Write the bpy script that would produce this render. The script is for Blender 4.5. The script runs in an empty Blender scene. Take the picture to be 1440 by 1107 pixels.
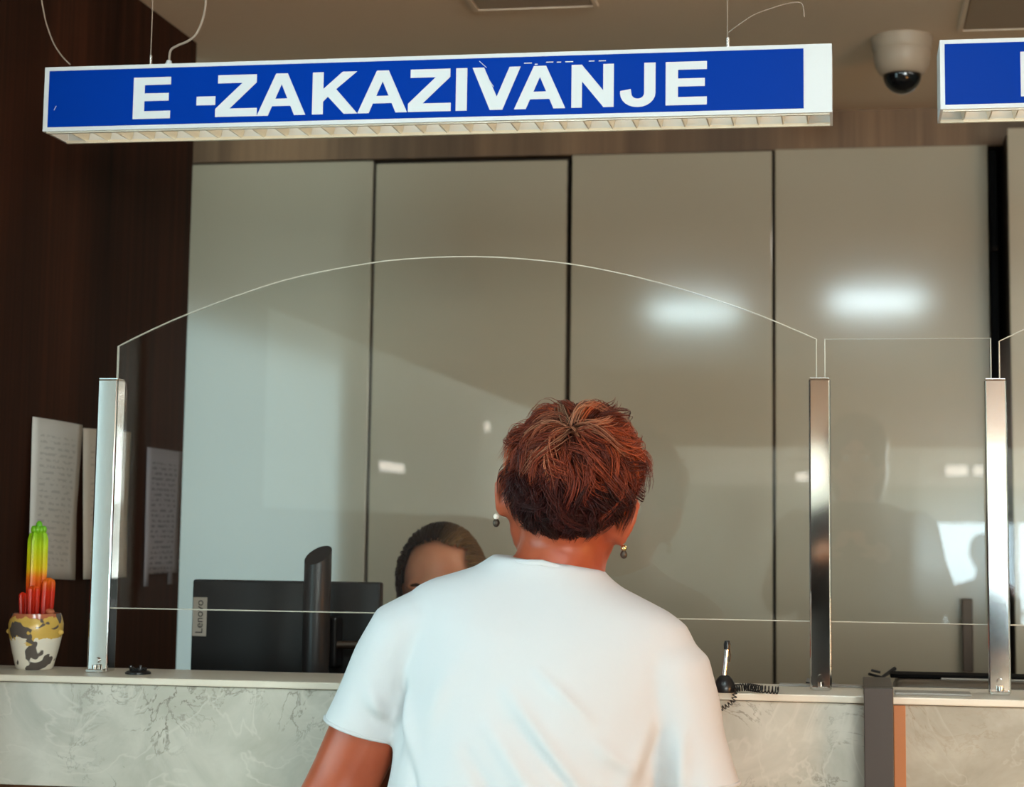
import bpy, bmesh, math, random
from mathutils import Vector, Matrix
random.seed(7)
S = bpy.context.scene
COL = S.collection

# ------------------------------------------------------------------ camera
W, H = 1440.0, 1107.0
F, CX, CY = 2589.5, 776.0, 460.56
YAW, PIT, ROL = map(math.radians, (9.25724, 6.28751, 0.65346))
ZC = 1.32
def _rot():
    c, s = math.cos, math.sin
    Ry = Matrix(((c(YAW), s(YAW), 0), (-s(YAW), c(YAW), 0), (0, 0, 1)))
    B = Matrix(((1, 0, 0), (0, 0, -1), (0, 1, 0)))
    Rp = Matrix(((1, 0, 0), (0, c(PIT), s(PIT)), (0, -s(PIT), c(PIT))))
    Rr = Matrix(((c(ROL), -s(ROL), 0), (s(ROL), c(ROL), 0), (0, 0, 1)))
    return Rr @ Rp @ B @ Ry
RC = _rot()
cd = bpy.data.cameras.new('camera'); cam = bpy.data.objects.new('camera', cd); COL.objects.link(cam)
cd.sensor_fit = 'HORIZONTAL'; cd.sensor_width = 36.0
cd.lens = 36.0 * F / W
cd.shift_x = (W / 2 - CX) / W
cd.shift_y = (CY - H / 2) / W
cd.clip_start = 0.05; cd.clip_end = 100
rr, dn, fw = RC[0], RC[1], RC[2]
M = Matrix((rr, -dn, -fw)).transposed().to_4x4()
M.translation = Vector((0, 0, ZC))
cam.matrix_world = M
cd.dof.use_dof = True; cd.dof.focus_distance = 2.75; cd.dof.aperture_fstop = 6.0
S.camera = cam

def ray(x, y):
    v = RC.transposed() @ Vector(((x - CX) / F, (y - CY) / F, 1.0))
    return v / v.y
def atY(x, y, Y):
    v = ray(x, y); return Vector((v.x * Y, Y, ZC + v.z * Y))
def atZ(x, y, Z):
    v = ray(x, y); t = (Z - ZC) / v.z; return Vector((v.x * t, t, Z))
def atX(x, y, X):
    v = ray(x, y); t = X / v.x; return Vector((X, t, ZC + v.z * t))

# ------------------------------------------------------------------ world, exposure, lights
S.view_settings.view_transform = 'Standard'; S.view_settings.look = 'None'
S.view_settings.gamma = 1.0; S.view_settings.use_curve_mapping = False
S.view_settings.exposure = 0.16
wd = bpy.data.worlds.new('world'); S.world = wd; wd.use_nodes = True
wd.node_tree.nodes['Background'].inputs[0].default_value = (0.75, 0.9, 1.0, 1)
wd.node_tree.nodes['Background'].inputs[1].default_value = 0.6
WINDOW_SIDE = 5.0      # daylight through the side window of the hall
WINDOW_FAR = 12.0       # daylight through the glazing at the far end of the hall
LAMP_COOL = 62.0       # panel lamps above the waiting side
FILL_RIGHT = 38.0     # added glowing panes in the right hall wall, out of view
FILL_FAR = 40.0       # added lamps deep in the hall, out of view
FILL_STAFF = 13.0       # added panel lamp on the staff side, out of view
FILL_HALL = 5.0       # added warm panel lamps on the right of the hall, out of view
FILL_WARM = 20.0       # added warm fill light on the right, without a fixture
def area_lamp(name, loc, rot, sx, sy, energy, col):
    l = bpy.data.lights.new(name, 'AREA'); l.shape = 'RECTANGLE'; l.size = sx; l.size_y = sy
    l.energy = energy; l.color = col
    o = bpy.data.objects.new(name, l); o.location = loc; o.rotation_euler = rot; COL.objects.link(o); return o
area_lamp('warm_fill', (1.7, 1.75, 0.95), Vector((-2.05, .85, .12)).to_track_quat('-Z', 'Y').to_euler(), 0.6, 0.4, FILL_WARM, (1.0, 0.44, 0.13))  # unseen fill light, added to tint the woman's right side orange

# ------------------------------------------------------------------ materials
MATS = {}
def srgb(r, g, b):
    f = lambda c: (c / 255 / 12.92) if c / 255 <= 0.04045 else ((c / 255 + 0.055) / 1.055) ** 2.4
    return (f(r), f(g), f(b), 1)
def mat(name, col, rough=0.5, metal=0.0, spec=0.5, **kw):
    m = bpy.data.materials.new(name); m.use_nodes = True
    b = m.node_tree.nodes['Principled BSDF']
    b.inputs['Base Color'].default_value = col
    b.inputs['Roughness'].default_value = rough
    b.inputs['Metallic'].default_value = metal
    b.inputs['Specular IOR Level'].default_value = spec
    for k, v in kw.items(): b.inputs[k.replace('_', ' ')].default_value = v
    MATS[name] = m; return m
def nt(m): return m.node_tree, m.node_tree.nodes['Principled BSDF']
def N(t, typ, **props):
    n = t.nodes.new(typ)
    for k, v in props.items(): setattr(n, k, v)
    return n
def ramp(t, fac, stops):
    r = N(t, 'ShaderNodeValToRGB'); e = r.color_ramp.elements
    while len(e) < len(stops): e.new(0.5)
    for el, (p, c) in zip(e, stops): el.position = p; el.color = c
    t.links.new(fac, r.inputs[0]); return r
def coords(t, scale=(1, 1, 1), which='Object'):
    tc = N(t, 'ShaderNodeTexCoord'); mp = N(t, 'ShaderNodeMapping'); mp.inputs['Scale'].default_value = scale
    t.links.new(tc.outputs[which], mp.inputs[0]); return mp.outputs[0]
def noise(t, vec, scale, detail=3, rough=0.5, dist=0.0):
    n = N(t, 'ShaderNodeTexNoise'); n.inputs['Scale'].default_value = scale; n.inputs['Detail'].default_value = detail
    n.inputs['Roughness'].default_value = rough; n.inputs['Distortion'].default_value = dist
    t.links.new(vec, n.inputs['Vector']); return n.outputs['Fac']
def bump(m, height, strength=0.2, dist=0.01):
    t, b = nt(m); bp = N(t, 'ShaderNodeBump'); bp.inputs['Strength'].default_value = strength; bp.inputs['Distance'].default_value = dist
    t.links.new(height, bp.inputs['Height']); t.links.new(bp.outputs[0], b.inputs['Normal'])
def mix(t, fac, a, b, mode='MIX'):
    n = N(t, 'ShaderNodeMix', data_type='RGBA', blend_type=mode)
    if isinstance(fac, float): n.inputs[0].default_value = fac
    else: t.links.new(fac, n.inputs[0])
    for s, v in ((6, a), (7, b)):
        if isinstance(v, tuple): n.inputs[s].default_value = v
        else: t.links.new(v, n.inputs[s])
    return n.outputs[2]

def wood(name, dark, light, rough=0.45, sx=30, spec=0.3):
    m = mat(name, dark, rough, spec=spec); t, b = nt(m)
    v = coords(t, (sx, sx, 0.7)); n1 = noise(t, v, 1.0, 5, 0.65, 0.3)
    v2 = coords(t, (sx * .14, sx * .14, 0.15)); n2 = noise(t, v2, 1.0, 2, 0.5)
    r = ramp(t, n1, [(0.3, dark), (0.72, light)])
    r2 = ramp(t, n2, [(0.35, (0.55, 0.55, 0.55, 1)), (0.7, (1.25, 1.2, 1.1, 1))])
    t.links.new(mix(t, 1.0, r.outputs[0], r2.outputs[0], 'MULTIPLY'), b.inputs['Base Color'])
    bump(m, n1, 0.06, 0.002); return m
wood('dark_wood', srgb(32, 19, 13), srgb(66, 36, 24), 0.6, spec=0.08)
wood('hall_ceiling_wood', srgb(112, 78, 48), srgb(140, 100, 62), 0.6, 20)
wood('soffit_wood', srgb(108, 84, 64), srgb(140, 112, 86), 0.5, 22)
wood('counter_wood', srgb(70, 44, 26), srgb(104, 70, 42))
def plaster(name, col):
    m = mat(name, col, 0.85, spec=0.2); t, b = nt(m); bump(m, noise(t, coords(t), 120, 4), 0.08, 0.002); return m
plaster('ceiling_paint', srgb(226, 208, 186))
plaster('hall_paint', srgb(202, 206, 198))
plaster('band_white', srgb(235, 232, 222))
plaster('hall_grey_paint', srgb(172, 177, 170))
mat('floor_tile', srgb(164, 148, 128), 0.7, spec=.25)
m = mat('door_lacquer', srgb(168, 157, 136), 0.35, spec=0.3, Coat_Weight=1.0, Coat_Roughness=0.11, Coat_IOR=1.6)
mat('carcass_dark', srgb(38, 27, 20), 0.6, spec=0.2)
mat('niche_black', srgb(13, 13, 14), 0.6, spec=0.2)
mat('handle_brown', srgb(74, 62, 52), 0.4, 0.6)
# marble
def marble(name, base, light, vein, seed):
    m = mat(name, base, 0.22, spec=0.5); t, b = nt(m)
    v = coords(t); mp = N(t, 'ShaderNodeVectorMath', operation='ADD'); t.links.new(v, mp.inputs[0]); mp.inputs[1].default_value = (seed, seed * 2.1, seed * .7)
    v = mp.outputs[0]
    n1 = noise(t, v, 7, 5, 0.6, 0.8)
    r1 = ramp(t, n1, [(0.32, base), (0.68, light)])
    n2 = noise(t, v, 9, 6, 0.62, 1.6)
    ms = N(t, 'ShaderNodeMath', operation='SUBTRACT'); t.links.new(n2, ms.inputs[0]); ms.inputs[1].default_value = 0.5
    ab = N(t, 'ShaderNodeMath', operation='ABSOLUTE'); t.links.new(ms.outputs[0], ab.inputs[0])
    rv = ramp(t, ab.outputs[0], [(0.0, (1, 1, 1, 1)), (0.022, (0, 0, 0, 1))])
    n3 = noise(t, v, 5, 3, 0.5)
    rm = ramp(t, n3, [(0.46, (0, 0, 0, 1)), (0.62, (1, 1, 1, 1))])
    mk = mix(t, 1.0, rv.outputs[0], rm.outputs[0], 'MULTIPLY')
    c = mix(t, mk, r1.outputs[0], vein)
    n4 = noise(t, v, 3.2, 4, 0.6, 2.2)
    ms2 = N(t, 'ShaderNodeMath', operation='SUBTRACT'); t.links.new(n4, ms2.inputs[0]); ms2.inputs[1].default_value = 0.5
    ab2 = N(t, 'ShaderNodeMath', operation='ABSOLUTE'); t.links.new(ms2.outputs[0], ab2.inputs[0])
    rv2 = ramp(t, ab2.outputs[0], [(0.0, (0.6, 0.6, 0.6, 1)), (0.018, (0, 0, 0, 1))])
    c = mix(t, rv2.outputs[0], c, light)
    t.links.new(c, b.inputs['Base Color']); return m
marble('marble_left', srgb(172, 168, 154), srgb(202, 197, 184), srgb(112, 104, 92), 3.1)
marble('marble_right', srgb(144, 136, 120), srgb(174, 166, 150), srgb(140, 124, 104), 9.4)
mat('slab_edge', srgb(216, 206, 188), 0.3)
mat('grey_strip', srgb(150, 146, 138), 0.4)
mat('post_grey', srgb(62, 52, 46), 0.45, 0.2)
mat('bronze_grey', srgb(104, 94, 82), 0.4, 0.3)
mat('lid_black', srgb(15, 14, 14), 0.8, spec=0.08)
mat('warm_shadow', srgb(172, 104, 48), 0.4)
mat('chrome', (0.72, 0.72, 0.70, 1), 0.06, 1.0)
mat('steel', (0.7, 0.69, 0.66, 1), 0.25, 1.0)
mat('black_plastic', srgb(20, 20, 21), 0.35)
mat('monitor_black', srgb(17, 18, 19), 0.45)
mat('stand_black', srgb(44, 40, 39), 0.38)
mat('tag_grey', srgb(160, 152, 140), 0.5)
mat('sign_white', srgb(204, 210, 213), 0.35)
m = mat('sign_blue', srgb(0, 50, 148), 0.35, spec=0.04)
mat('letter_white', srgb(206, 213, 217), 0.4, spec=.2)
mat('louvre_aluminium', srgb(225, 218, 200), 0.3, 0.55)
mat('cable_grey', srgb(150, 134, 120), 0.6)
mat('cctv_shell', srgb(170, 152, 132), 0.45)
mat('dome_black', srgb(12, 13, 15), 0.08)
mat('trim_beige', srgb(160, 142, 122), 0.6)
def emis(name, col, strength):
    m = bpy.data.materials.new(name); m.use_nodes = True; t = m.node_tree
    t.nodes.remove(t.nodes['Principled BSDF']); e = N(t, 'ShaderNodeEmission')
    e.inputs[0].default_value = col; e.inputs[1].default_value = strength
    t.links.new(e.outputs[0], t.nodes['Material Output'].inputs[0]); MATS[name] = m; return m
emis('daylight_side', (0.64, 0.95, 1.0, 1), WINDOW_SIDE)
emis('daylight_far', (0.72, 0.92, 1.0, 1), WINDOW_FAR)
emis('fill_right', (0.90, 1.0, 0.98, 1), FILL_RIGHT)
emis('lamp_cool', (0.75, 0.95, 1.0, 1), LAMP_COOL)
emis('fill_hall', (1.0, 0.74, 0.46, 1), FILL_HALL)
emis('sign_tube', (1.0, 0.9, 0.72, 1), 4.0)
emis('fill_far', (1.0, 0.92, 0.80, 1), FILL_FAR)
emis('fill_staff', (1.0, 0.96, 0.88, 1), FILL_STAFF)
emis('lamp_spot', (1.0, 0.93, 0.82, 1), 9.0)
# glass: clear sheet with a weak mirror reflection
m = bpy.data.materials.new('screen_glass'); m.use_nodes = True; t = m.node_tree; t.nodes.remove(t.nodes['Principled BSDF'])
tr = N(t, 'ShaderNodeBsdfTransparent'); tr.inputs[0].default_value = (0.975, 0.985, 0.98, 1)
gl = N(t, 'ShaderNodeBsdfGlossy'); gl.inputs['Roughness'].default_value = 0.0
fr = N(t, 'ShaderNodeFresnel'); fr.inputs[0].default_value = 1.45
mx = N(t, 'ShaderNodeMixShader'); t.links.new(fr.outputs[0], mx.inputs[0]); t.links.new(tr.outputs[0], mx.inputs[1]); t.links.new(gl.outputs[0], mx.inputs[2])
t.links.new(mx.outputs[0], t.nodes['Material Output'].inputs[0]); MATS['screen_glass'] = m
mat('glass_edge', srgb(190, 186, 172), 0.3)
# paper with rows of print
def paper(name, base, ink, rows, amount):
    m = mat(name, base, 0.8, spec=0.2); t, b = nt(m)
    uv = N(t, 'ShaderNodeUVMap'); sp = N(t, 'ShaderNodeSeparateXYZ'); t.links.new(uv.outputs[0], sp.inputs[0])
    def mth(op, a, c):
        n = N(t, 'ShaderNodeMath', operation=op)
        for i, v in enumerate((a, c)):
            if isinstance(v, (int, float)): n.inputs[i].default_value = v
            else: t.links.new(v, n.inputs[i])
        return n.outputs[0]
    row = mth('FRACT', mth('MULTIPLY', sp.outputs[1], rows), 0)
    on = mth('LESS_THAN', row, 0.45)
    mp = N(t, 'ShaderNodeMapping'); mp.inputs['Scale'].default_value = (9, rows, 1); t.links.new(uv.outputs[0], mp.inputs[0])
    n = noise(t, mp.outputs[0], 1.3, 3); word = mth('GREATER_THAN', n, 0.5)
    inx = mth('MULTIPLY', mth('GREATER_THAN', sp.outputs[0], 0.14), mth('LESS_THAN', sp.outputs[0], 0.86))
    iny = mth('MULTIPLY', mth('GREATER_THAN', sp.outputs[1], 0.08), mth('LESS_THAN', sp.outputs[1], 0.9))
    k = mth('MULTIPLY', mth('MULTIPLY', on, word), mth('MULTIPLY', inx, iny))
    k = mth('MULTIPLY', k, amount)
    t.links.new(mix(t, k, base, ink), b.inputs['Base Color']); return m
paper('paper_white', srgb(206, 202, 194), srgb(110, 108, 106), 26, 0.28)
paper('paper_cream', srgb(196, 184, 168), srgb(100, 96, 92), 24, 0.25)
paper('paper_blue', srgb(140, 136, 142), srgb(74, 74, 84), 26, 0.6)
# skin, cloth, hair
def skin(name, c1, c2, rough=0.42):
    m = mat(name, c1, rough, spec=0.4, Subsurface_Weight=0.08, Subsurface_Scale=0.02); t, b = nt(m)
    n = noise(t, coords(t), 16, 4); r = ramp(t, n, [(0.35, c1), (0.65, c2)])
    t.links.new(r.outputs[0], b.inputs['Base Color']); bump(m, noise(t, coords(t), 420, 2), 0.08, 0.001); return m
skin('skin_tan', srgb(150, 66, 36), srgb(164, 80, 50))
skin('skin_clerk', srgb(202, 132, 98), srgb(212, 146, 112))
def cloth(name, col, sheen=0.0):
    m = mat(name, col, 0.9, spec=0.1); t, b = nt(m); bump(m, noise(t, coords(t), 700, 2), 0.12, 0.001); return m
cloth('shirt_white', srgb(197, 198, 199))
cloth('trousers_navy', srgb(40, 42, 56)); cloth('charcoal_cloth', srgb(62, 58, 56)); cloth('dark_cloth', srgb(50, 46, 44))
mat('shoe_black', srgb(28, 26, 25), 0.4)
mat('eye_white', srgb(225, 222, 215), 0.15); mat('iris_brown', srgb(60, 38, 24), 0.2); mat('lip', srgb(165, 84, 76), 0.4)
mat('gold', (0.8, 0.62, 0.32, 1), 0.2, 1.0); mat('pearl', srgb(225, 215, 200), 0.2)
def hairmat(name, rough=0.45):
    m = mat(name, (0.1, 0.03, 0.02, 1), rough, spec=0.18); t, b = nt(m)
    a = N(t, 'ShaderNodeAttribute', attribute_name='Col'); t.links.new(a.outputs['Color'], b.inputs['Base Color']); return m
hairmat('hair_strands'); 
# pot and cactus
m = mat('pot_glaze', srgb(220, 200, 150), 0.18); t, b = nt(m)
v = coords(t); sp = N(t, 'ShaderNodeSeparateXYZ'); t.links.new(v, sp.inputs[0])
nz = noise(t, v, 38, 3, 0.55, 0.6)
ad = N(t, 'ShaderNodeMath', operation='MULTIPLY_ADD'); t.links.new(nz, ad.inputs[0]); ad.inputs[1].default_value = 0.05; t.links.new(sp.outputs[2], ad.inputs[2])
base = ramp(t, ad.outputs[0], [(0.0, srgb(232, 224, 206)), (0.068, srgb(236, 226, 204)), (0.072, srgb(214, 176, 88)), (0.100, srgb(216, 178, 92)), (0.106, srgb(184, 106, 74))])
base.color_ramp.interpolation = 'CONSTANT'
nb = noise(t, v, 30, 2, 0.5, 0.4); patch = ramp(t, nb, [(0.57, (0, 0, 0, 1)), (0.585, (1, 1, 1, 1))])
t.links.new(mix(t, patch.outputs[0], base.outputs[0], srgb(92, 84, 78)), b.inputs['Base Color'])
m = mat('cactus_skin', srgb(150, 170, 30), 0.35, spec=0.4); t, b = nt(m)
sp = N(t, 'ShaderNodeSeparateXYZ'); t.links.new(coords(t), sp.inputs[0])
mr = N(t, 'ShaderNodeMapRange'); mr.inputs[1].default_value = 0.09; mr.inputs[2].default_value = 0.248; t.links.new(sp.outputs[2], mr.inputs[0])
r = ramp(t, mr.outputs[0], [(0.0, srgb(150, 22, 12)), (0.25, srgb(206, 44, 18)), (0.40, srgb(226, 110, 24)), (0.50, srgb(222, 190, 20)), (0.75, srgb(176, 206, 24)), (0.95, srgb(96, 178, 20))])
t.links.new(r.outputs[0], b.inputs['Base Color'])
mat('soil', srgb(60, 44, 34), 0.9)

# ------------------------------------------------------------------ mesh helpers
class MB:
    def __init__(s): s.v = []; s.f = []; s.mi = []; s.uv = None
    def add(s, vs, fs, mi=0):
        o = len(s.v); s.v += [tuple(v) for v in vs]; s.f += [tuple(i + o for i in f) for f in fs]; s.mi += [mi] * len(fs); return s
    def box(s, a, b, mi=0):
        x0, y0, z0 = a; x1, y1, z1 = b
        vs = [(x0, y0, z0), (x1, y0, z0), (x1, y1, z0), (x0, y1, z0), (x0, y0, z1), (x1, y0, z1), (x1, y1, z1), (x0, y1, z1)]
        return s.add(vs, [(3, 2, 1, 0), (4, 5, 6, 7), (0, 1, 5, 4), (1, 2, 6, 5), (2, 3, 7, 6), (3, 0, 4, 7)], mi)
    def prism(s, poly, y0, y1, mi=0, mi_side=None):      # polygon in XZ extruded along Y
        n = len(poly); vs = [(x, y0, z) for x, z in poly] + [(x, y1, z) for x, z in poly]
        ar = sum(poly[i][0] * poly[(i + 1) % n][1] - poly[(i + 1) % n][0] * poly[i][1] for i in range(n))
        fr = tuple(range(n)); bk = tuple(range(2 * n - 1, n - 1, -1))
        if ar < 0: fr = fr[::-1]; bk = bk[::-1]
        s.add(vs, [fr, bk], mi)
        o = len(s.v) - 2 * n
        for i in range(n):
            j = (i + 1) % n; q = (o + i, o + n + i, o + n + j, o + j)
            if ar < 0: q = q[::-1]
            s.f.append(q); s.mi.append(mi if mi_side is None else mi_side)
        return s
    def loft(s, rings, cap=True, mi=0):
        n = len(rings[0]); vs = [p for r in rings for p in r]; fs = []
        for k in range(len(rings) - 1):
            for i in range(n):
                j = (i + 1) % n; fs.append((k * n + i, k * n + j, (k + 1) * n + j, (k + 1) * n + i))
        if cap:
            c0 = sum((Vector(p) for p in rings[0]), Vector()) / n; c1 = sum((Vector(p) for p in rings[-1]), Vector()) / n
            a = len(vs); vs += [c0, c1]; b = (len(rings) - 1) * n
            for i in range(n):
                j = (i + 1) % n; fs.append((a, j, i)); fs.append((a + 1, b + i, b + j))
        return s.add(vs, fs, mi)
    def tube(s, pts, rad, n=8, cap=True, mi=0, flat=1.0):
        pts = [Vector(p) for p in pts]; R = rad if isinstance(rad, (list, tuple)) else [rad] * len(pts)
        up = None; rings = []
        for i, p in enumerate(pts):
            d = (pts[min(i + 1, len(pts) - 1)] - pts[max(i - 1, 0)]).normalized()
            if up is None:
                up = Vector((0, 0, 1)) if abs(d.z) < 0.9 else Vector((0, 1, 0))
            a = (up - d * up.dot(d)).normalized(); b = d.cross(a); up = a
            rings.append([p + (a * math.cos(2 * math.pi * k / n) * flat + b * math.sin(2 * math.pi * k / n)) * R[i] for k in range(n)])
        return s.loft(rings, cap, mi)
    def lathe(s, prof, c=(0, 0, 0), n=32, mi=0, cap=True):
        rings = [[(c[0] + r * math.cos(2 * math.pi * k / n), c[1] + r * math.sin(2 * math.pi * k / n), c[2] + z) for k in range(n)] for r, z in prof]
        return s.loft(rings, cap, mi)
    def ell(s, c, rad, frame=None, nu=20, nv=12, mi=0):
        c = Vector(c); fr = frame or Matrix.Identity(3)
        vs = []; fs = []
        for j in range(1, nv):
            t = math.pi * j / nv
            for i in range(nu):
                p = 2 * math.pi * i / nu
                vs.append(c + fr @ Vector((rad[0] * math.sin(t) * math.cos(p), rad[1] * math.sin(t) * math.sin(p), rad[2] * math.cos(t))))
        for j in range(nv - 2):
            for i in range(nu):
                k = (i + 1) % nu; fs.append((j * nu + i, (j + 1) * nu + i, (j + 1) * nu + k, j * nu + k))
        a = len(vs); vs += [c + fr @ Vector((0, 0, rad[2])), c - fr @ Vector((0, 0, rad[2]))]
        for i in range(nu):
            k = (i + 1) % nu; fs.append((a, i, k)); b = (nv - 2) * nu; fs.append((a + 1, b + k, b + i))
        return s.add(vs, fs, mi)
    def build(s, name, mats, parent=None, smooth=False, bevel=0.0, seg=2, origin=None, angle=40):
        me = bpy.data.meshes.new(name)
        off = Vector(origin) if origin is not None else (parent_world(parent) if parent else Vector())
        me.from_pydata([tuple(Vector(v) - off) for v in s.v], [], s.f)
        ms = mats if isinstance(mats, (list, tuple)) else [mats]
        for m_ in ms: me.materials.append(MATS[m_])
        if len(ms) > 1: me.polygons.foreach_set('material_index', s.mi)
        bm = bmesh.new(); bm.from_mesh(me)
        bmesh.ops.recalc_face_normals(bm, faces=bm.faces)
        if bevel > 0:
            ed = [e for e in bm.edges if len(e.link_faces) == 2 and e.calc_face_angle(0) > math.radians(30)]
            bmesh.ops.bevel(bm, geom=ed, offset=bevel, segments=seg, profile=0.5, affect='EDGES')
        bm.to_mesh(me); bm.free()
        if smooth:
            me.polygons.foreach_set('use_smooth', [True] * len(me.polygons)); me.set_sharp_from_angle(angle=math.radians(angle))
        me.update()
        o = bpy.data.objects.new(name, me); COL.objects.link(o)
        if parent: o.parent = parent
        elif origin is not None: o.location = off
        return o
def parent_world(p):
    v = Vector()
    while p: v += p.location; p = p.parent
    return v
def tag(o, label, cat, group=None):
    o['label'] = label; o['category'] = cat
    if group: o['group'] = group
    return o
def thing(name, label, cat, loc, group=None):
    o = bpy.data.objects.new(name, None); o.empty_display_size = 0.05; o.location = loc; COL.objects.link(o)
    return tag(o, label, cat, group)
def struct(o): o['kind'] = 'structure'; return o
def dup(root, loc, label, group=None):
    r = root.copy(); COL.objects.link(r); r.location = loc; r['label'] = label
    if group: r['group'] = group
    for ch in list(root.children):
        c = ch.copy(); COL.objects.link(c); c.parent = r
        for g in ch.children:
            d = g.copy(); COL.objects.link(d); d.parent = c
    return r

# ------------------------------------------------------------------ the setting
HC = 2.473; YB = 5.0
XL, XR, YF, YE = -3.0, 5.0, -19.0, 5.62
struct(MB().box((XL, YF, -0.05), (XR, YE, 0)).build('floor', 'floor_tile'))
struct(MB().box((XL, YF, HC), (XR, YE, HC + 0.05)).build('ceiling', 'ceiling_paint'))
struct(MB().box((XL, YF, HC - .012), (XR, 2.3, HC - .0002)).build('trim_4', 'hall_ceiling_wood'))
# left wall of the hall with a wide daylight window
WY0, WY1, WZ0, WZ1 = -1.25, 2.3, 0.45, 2.34
w = MB().box((XL - .1, YF, 0), (XL, WY0, HC)).box((XL - .1, WY1, 0), (XL, YE, HC)).box((XL - .1, WY0, 0), (XL, WY1, WZ0)).box((XL - .1, WY0, WZ1), (XL, WY1, HC))
struct(w.build('wall_left', 'hall_grey_paint'))
wn = struct(MB().box((XL - .09, WY0, WZ0), (XL - .08, WY1, WZ1)).build('window_1', 'daylight_side'))
fr_ = MB()
for y in (WY0, WY1 - .05): fr_.box((XL - .08, y, WZ0), (XL - .02, y + .05, WZ1))
fr_.box((XL - .08, WY0, WZ0), (XL - .02, WY1, WZ0 + .05)).box((XL - .08, WY0, WZ1 - .05), (XL - .02, WY1, WZ1))
fr_.build('window_frame', 'sign_white', wn)
RY0, RY1, RZ0, RZ1 = -18.2, -7.0, .25, 2.36
w = MB().box((XR, YF, 0), (XR + .1, RY0, HC)).box((XR, RY1, 0), (XR + .1, YE, HC)).box((XR, RY0, 0), (XR + .1, RY1, RZ0)).box((XR, RY0, RZ1), (XR + .1, RY1, HC))
struct(w.build('wall_right', 'hall_paint'))
wn = struct(MB().box((XR + .08, RY0, RZ0), (XR + .09, RY1, RZ1)).build('added_window', 'fill_right'))  # glowing pane added out of view to brighten the hall
fr_ = MB()
for i in range(7): y = RY0 + (RY1 - RY0 - .05) * i / 6; fr_.box((XR + .01, y, RZ0), (XR + .08, y + .05, RZ1))
fr_.box((XR + .01, RY0, RZ0), (XR + .08, RY1, RZ0 + .05)).box((XR + .01, RY0, RZ1 - .05), (XR + .08, RY1, RZ1)); fr_.build('window_frame', 'sign_white', wn)
struct(MB().box((XL + .001, YF + .13, 0), (XL + .02, -3.21, 1.42)).build('trim_3', 'dark_wood'))
struct(MB().box((XL + .001, -3.2, 0), (XL + .03, -1.57, HC - .013)).build('trim_5', 'dark_wood'))
# far wall of the hall, behind the camera
w = MB().box((XL, YF - .1, 1.475), (XR, YF, 1.957)).box((XL, YF - .1, 0), (0.7, YF, 1.475))
struct(w.build('wall_rear', 'hall_grey_paint'))
struct(MB().box((XL, YF - .1, 1.957), (XR, YF + .12, HC)).build('trim_1', 'band_white'))
wn = struct(MB().box((0.7, YF - .09, 0.02), (XR, YF - .08, 1.475)).build('window_2', 'daylight_far'))
fr_ = MB()
for x in (0.7, 2.1, 3.5, 4.94): fr_.box((x, YF - .08, 0), (x + .06, YF - .01, 1.475))
fr_.box((0.7, YF - .08, .28), (XR, YF - .01, .34)); fr_.build('window_frame', 'sign_white', wn)
# back wall behind the cabinets: wooden soffit over the doors
struct(MB().box((XL, YB + .62, 0), (XR, YB + .72, HC)).build('wall_back', 'carcass_dark'))
struct(MB().box((-1.93, YB + .012, 2.366), (XR, YB + .62, HC)).build('trim_2', 'soffit_wood'))
# wooden partition on the left
XW = -1.543
pw = MB().box((XW - .12, 2.45, 0), (XW, 4.123, HC)).build('wall_partition', 'dark_wood'); struct(pw)

# cabinets ------------------------------------------------------------------
def cabinet(x0, x1, y, ztop, label, zgap=0.0, handle=None):
    c = thing('wardrobe_cabinet', label, 'cabinet', ((x0 + x1) / 2, y + .3, 0), 'tall cabinets along the back wall')
    MB().box((x0 - .002, y + .024, 0.0), (x1 + .002, y + .6, ztop + .004)).build('body', 'carcass_dark', c)
    d = MB().box((x0, y, 0.1), (x1, y + .02, ztop - zgap)).build('door', 'door_lacquer', c, bevel=0.0025)
    if handle:
        hx = handle; d_ = MB()
        d_.box((hx - .014, y - .034, .965), (hx + .014, y - .022, 1.155))
        d_.box((hx - .008, y - .022, .985), (hx + .008, y, 1.0)).box((hx - .008, y - .022, 1.12), (hx + .008, y, 1.135))
        off = d_.build('handle', 'handle_brown', d, bevel=0.003); off['label'] = 'brown metal bar handle'
    return c
cabinet(-1.895, -1.3345, YB, 2.358, 'leftmost tall glossy beige cabinet beside the dark wood wall')
cabinet(-1.3265, -.777, YB + .004, 2.356, 'tall glossy beige cabinet second from the left behind the seated clerk', .006)
cabinet(-.763, -.2085, YB, 2.362, 'tall glossy beige cabinet third from left behind the standing woman')
cabinet(-.2005, .368, YB, 2.366, 'tall glossy beige cabinet with bar handle left of the black gap', 0, .297)
# dark recess, then the projecting end cabinet
pr = atZ(1416.5, 180, 2.372)
MB().box((.376, YB + .05, 0.0), (pr.x - .012, YB + .6, 2.36)).build('recess', 'niche_black')
rc_ = bpy.data.objects['recess']; tag(rc_, 'narrow black open recess between the beige cabinets at right', 'cabinet')
for k, z in enumerate((1.30, 1.62, 2.08)):
    s_ = MB().box((.378, YB + .02, z), (pr.x - .013, YB + .05, z + .012)).build('shelf', 'carcass_dark', rc_)
rc_.name = 'open_recess'
c = thing('wardrobe_cabinet', 'projecting beige cabinet cut by the right edge of the frame', 'cabinet', (pr.x + .3, pr.y + .3, 0), 'tall cabinets along the back wall')
MB().box((pr.x + .004, pr.y + .024, 0), (pr.x + .6, YB + .6, 2.372)).build('body', 'carcass_dark', c)
MB().box((pr.x, pr.y, .1), (pr.x + .6, pr.y + .02, 2.372)).build('door', 'door_lacquer', c, bevel=.0025)

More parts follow.
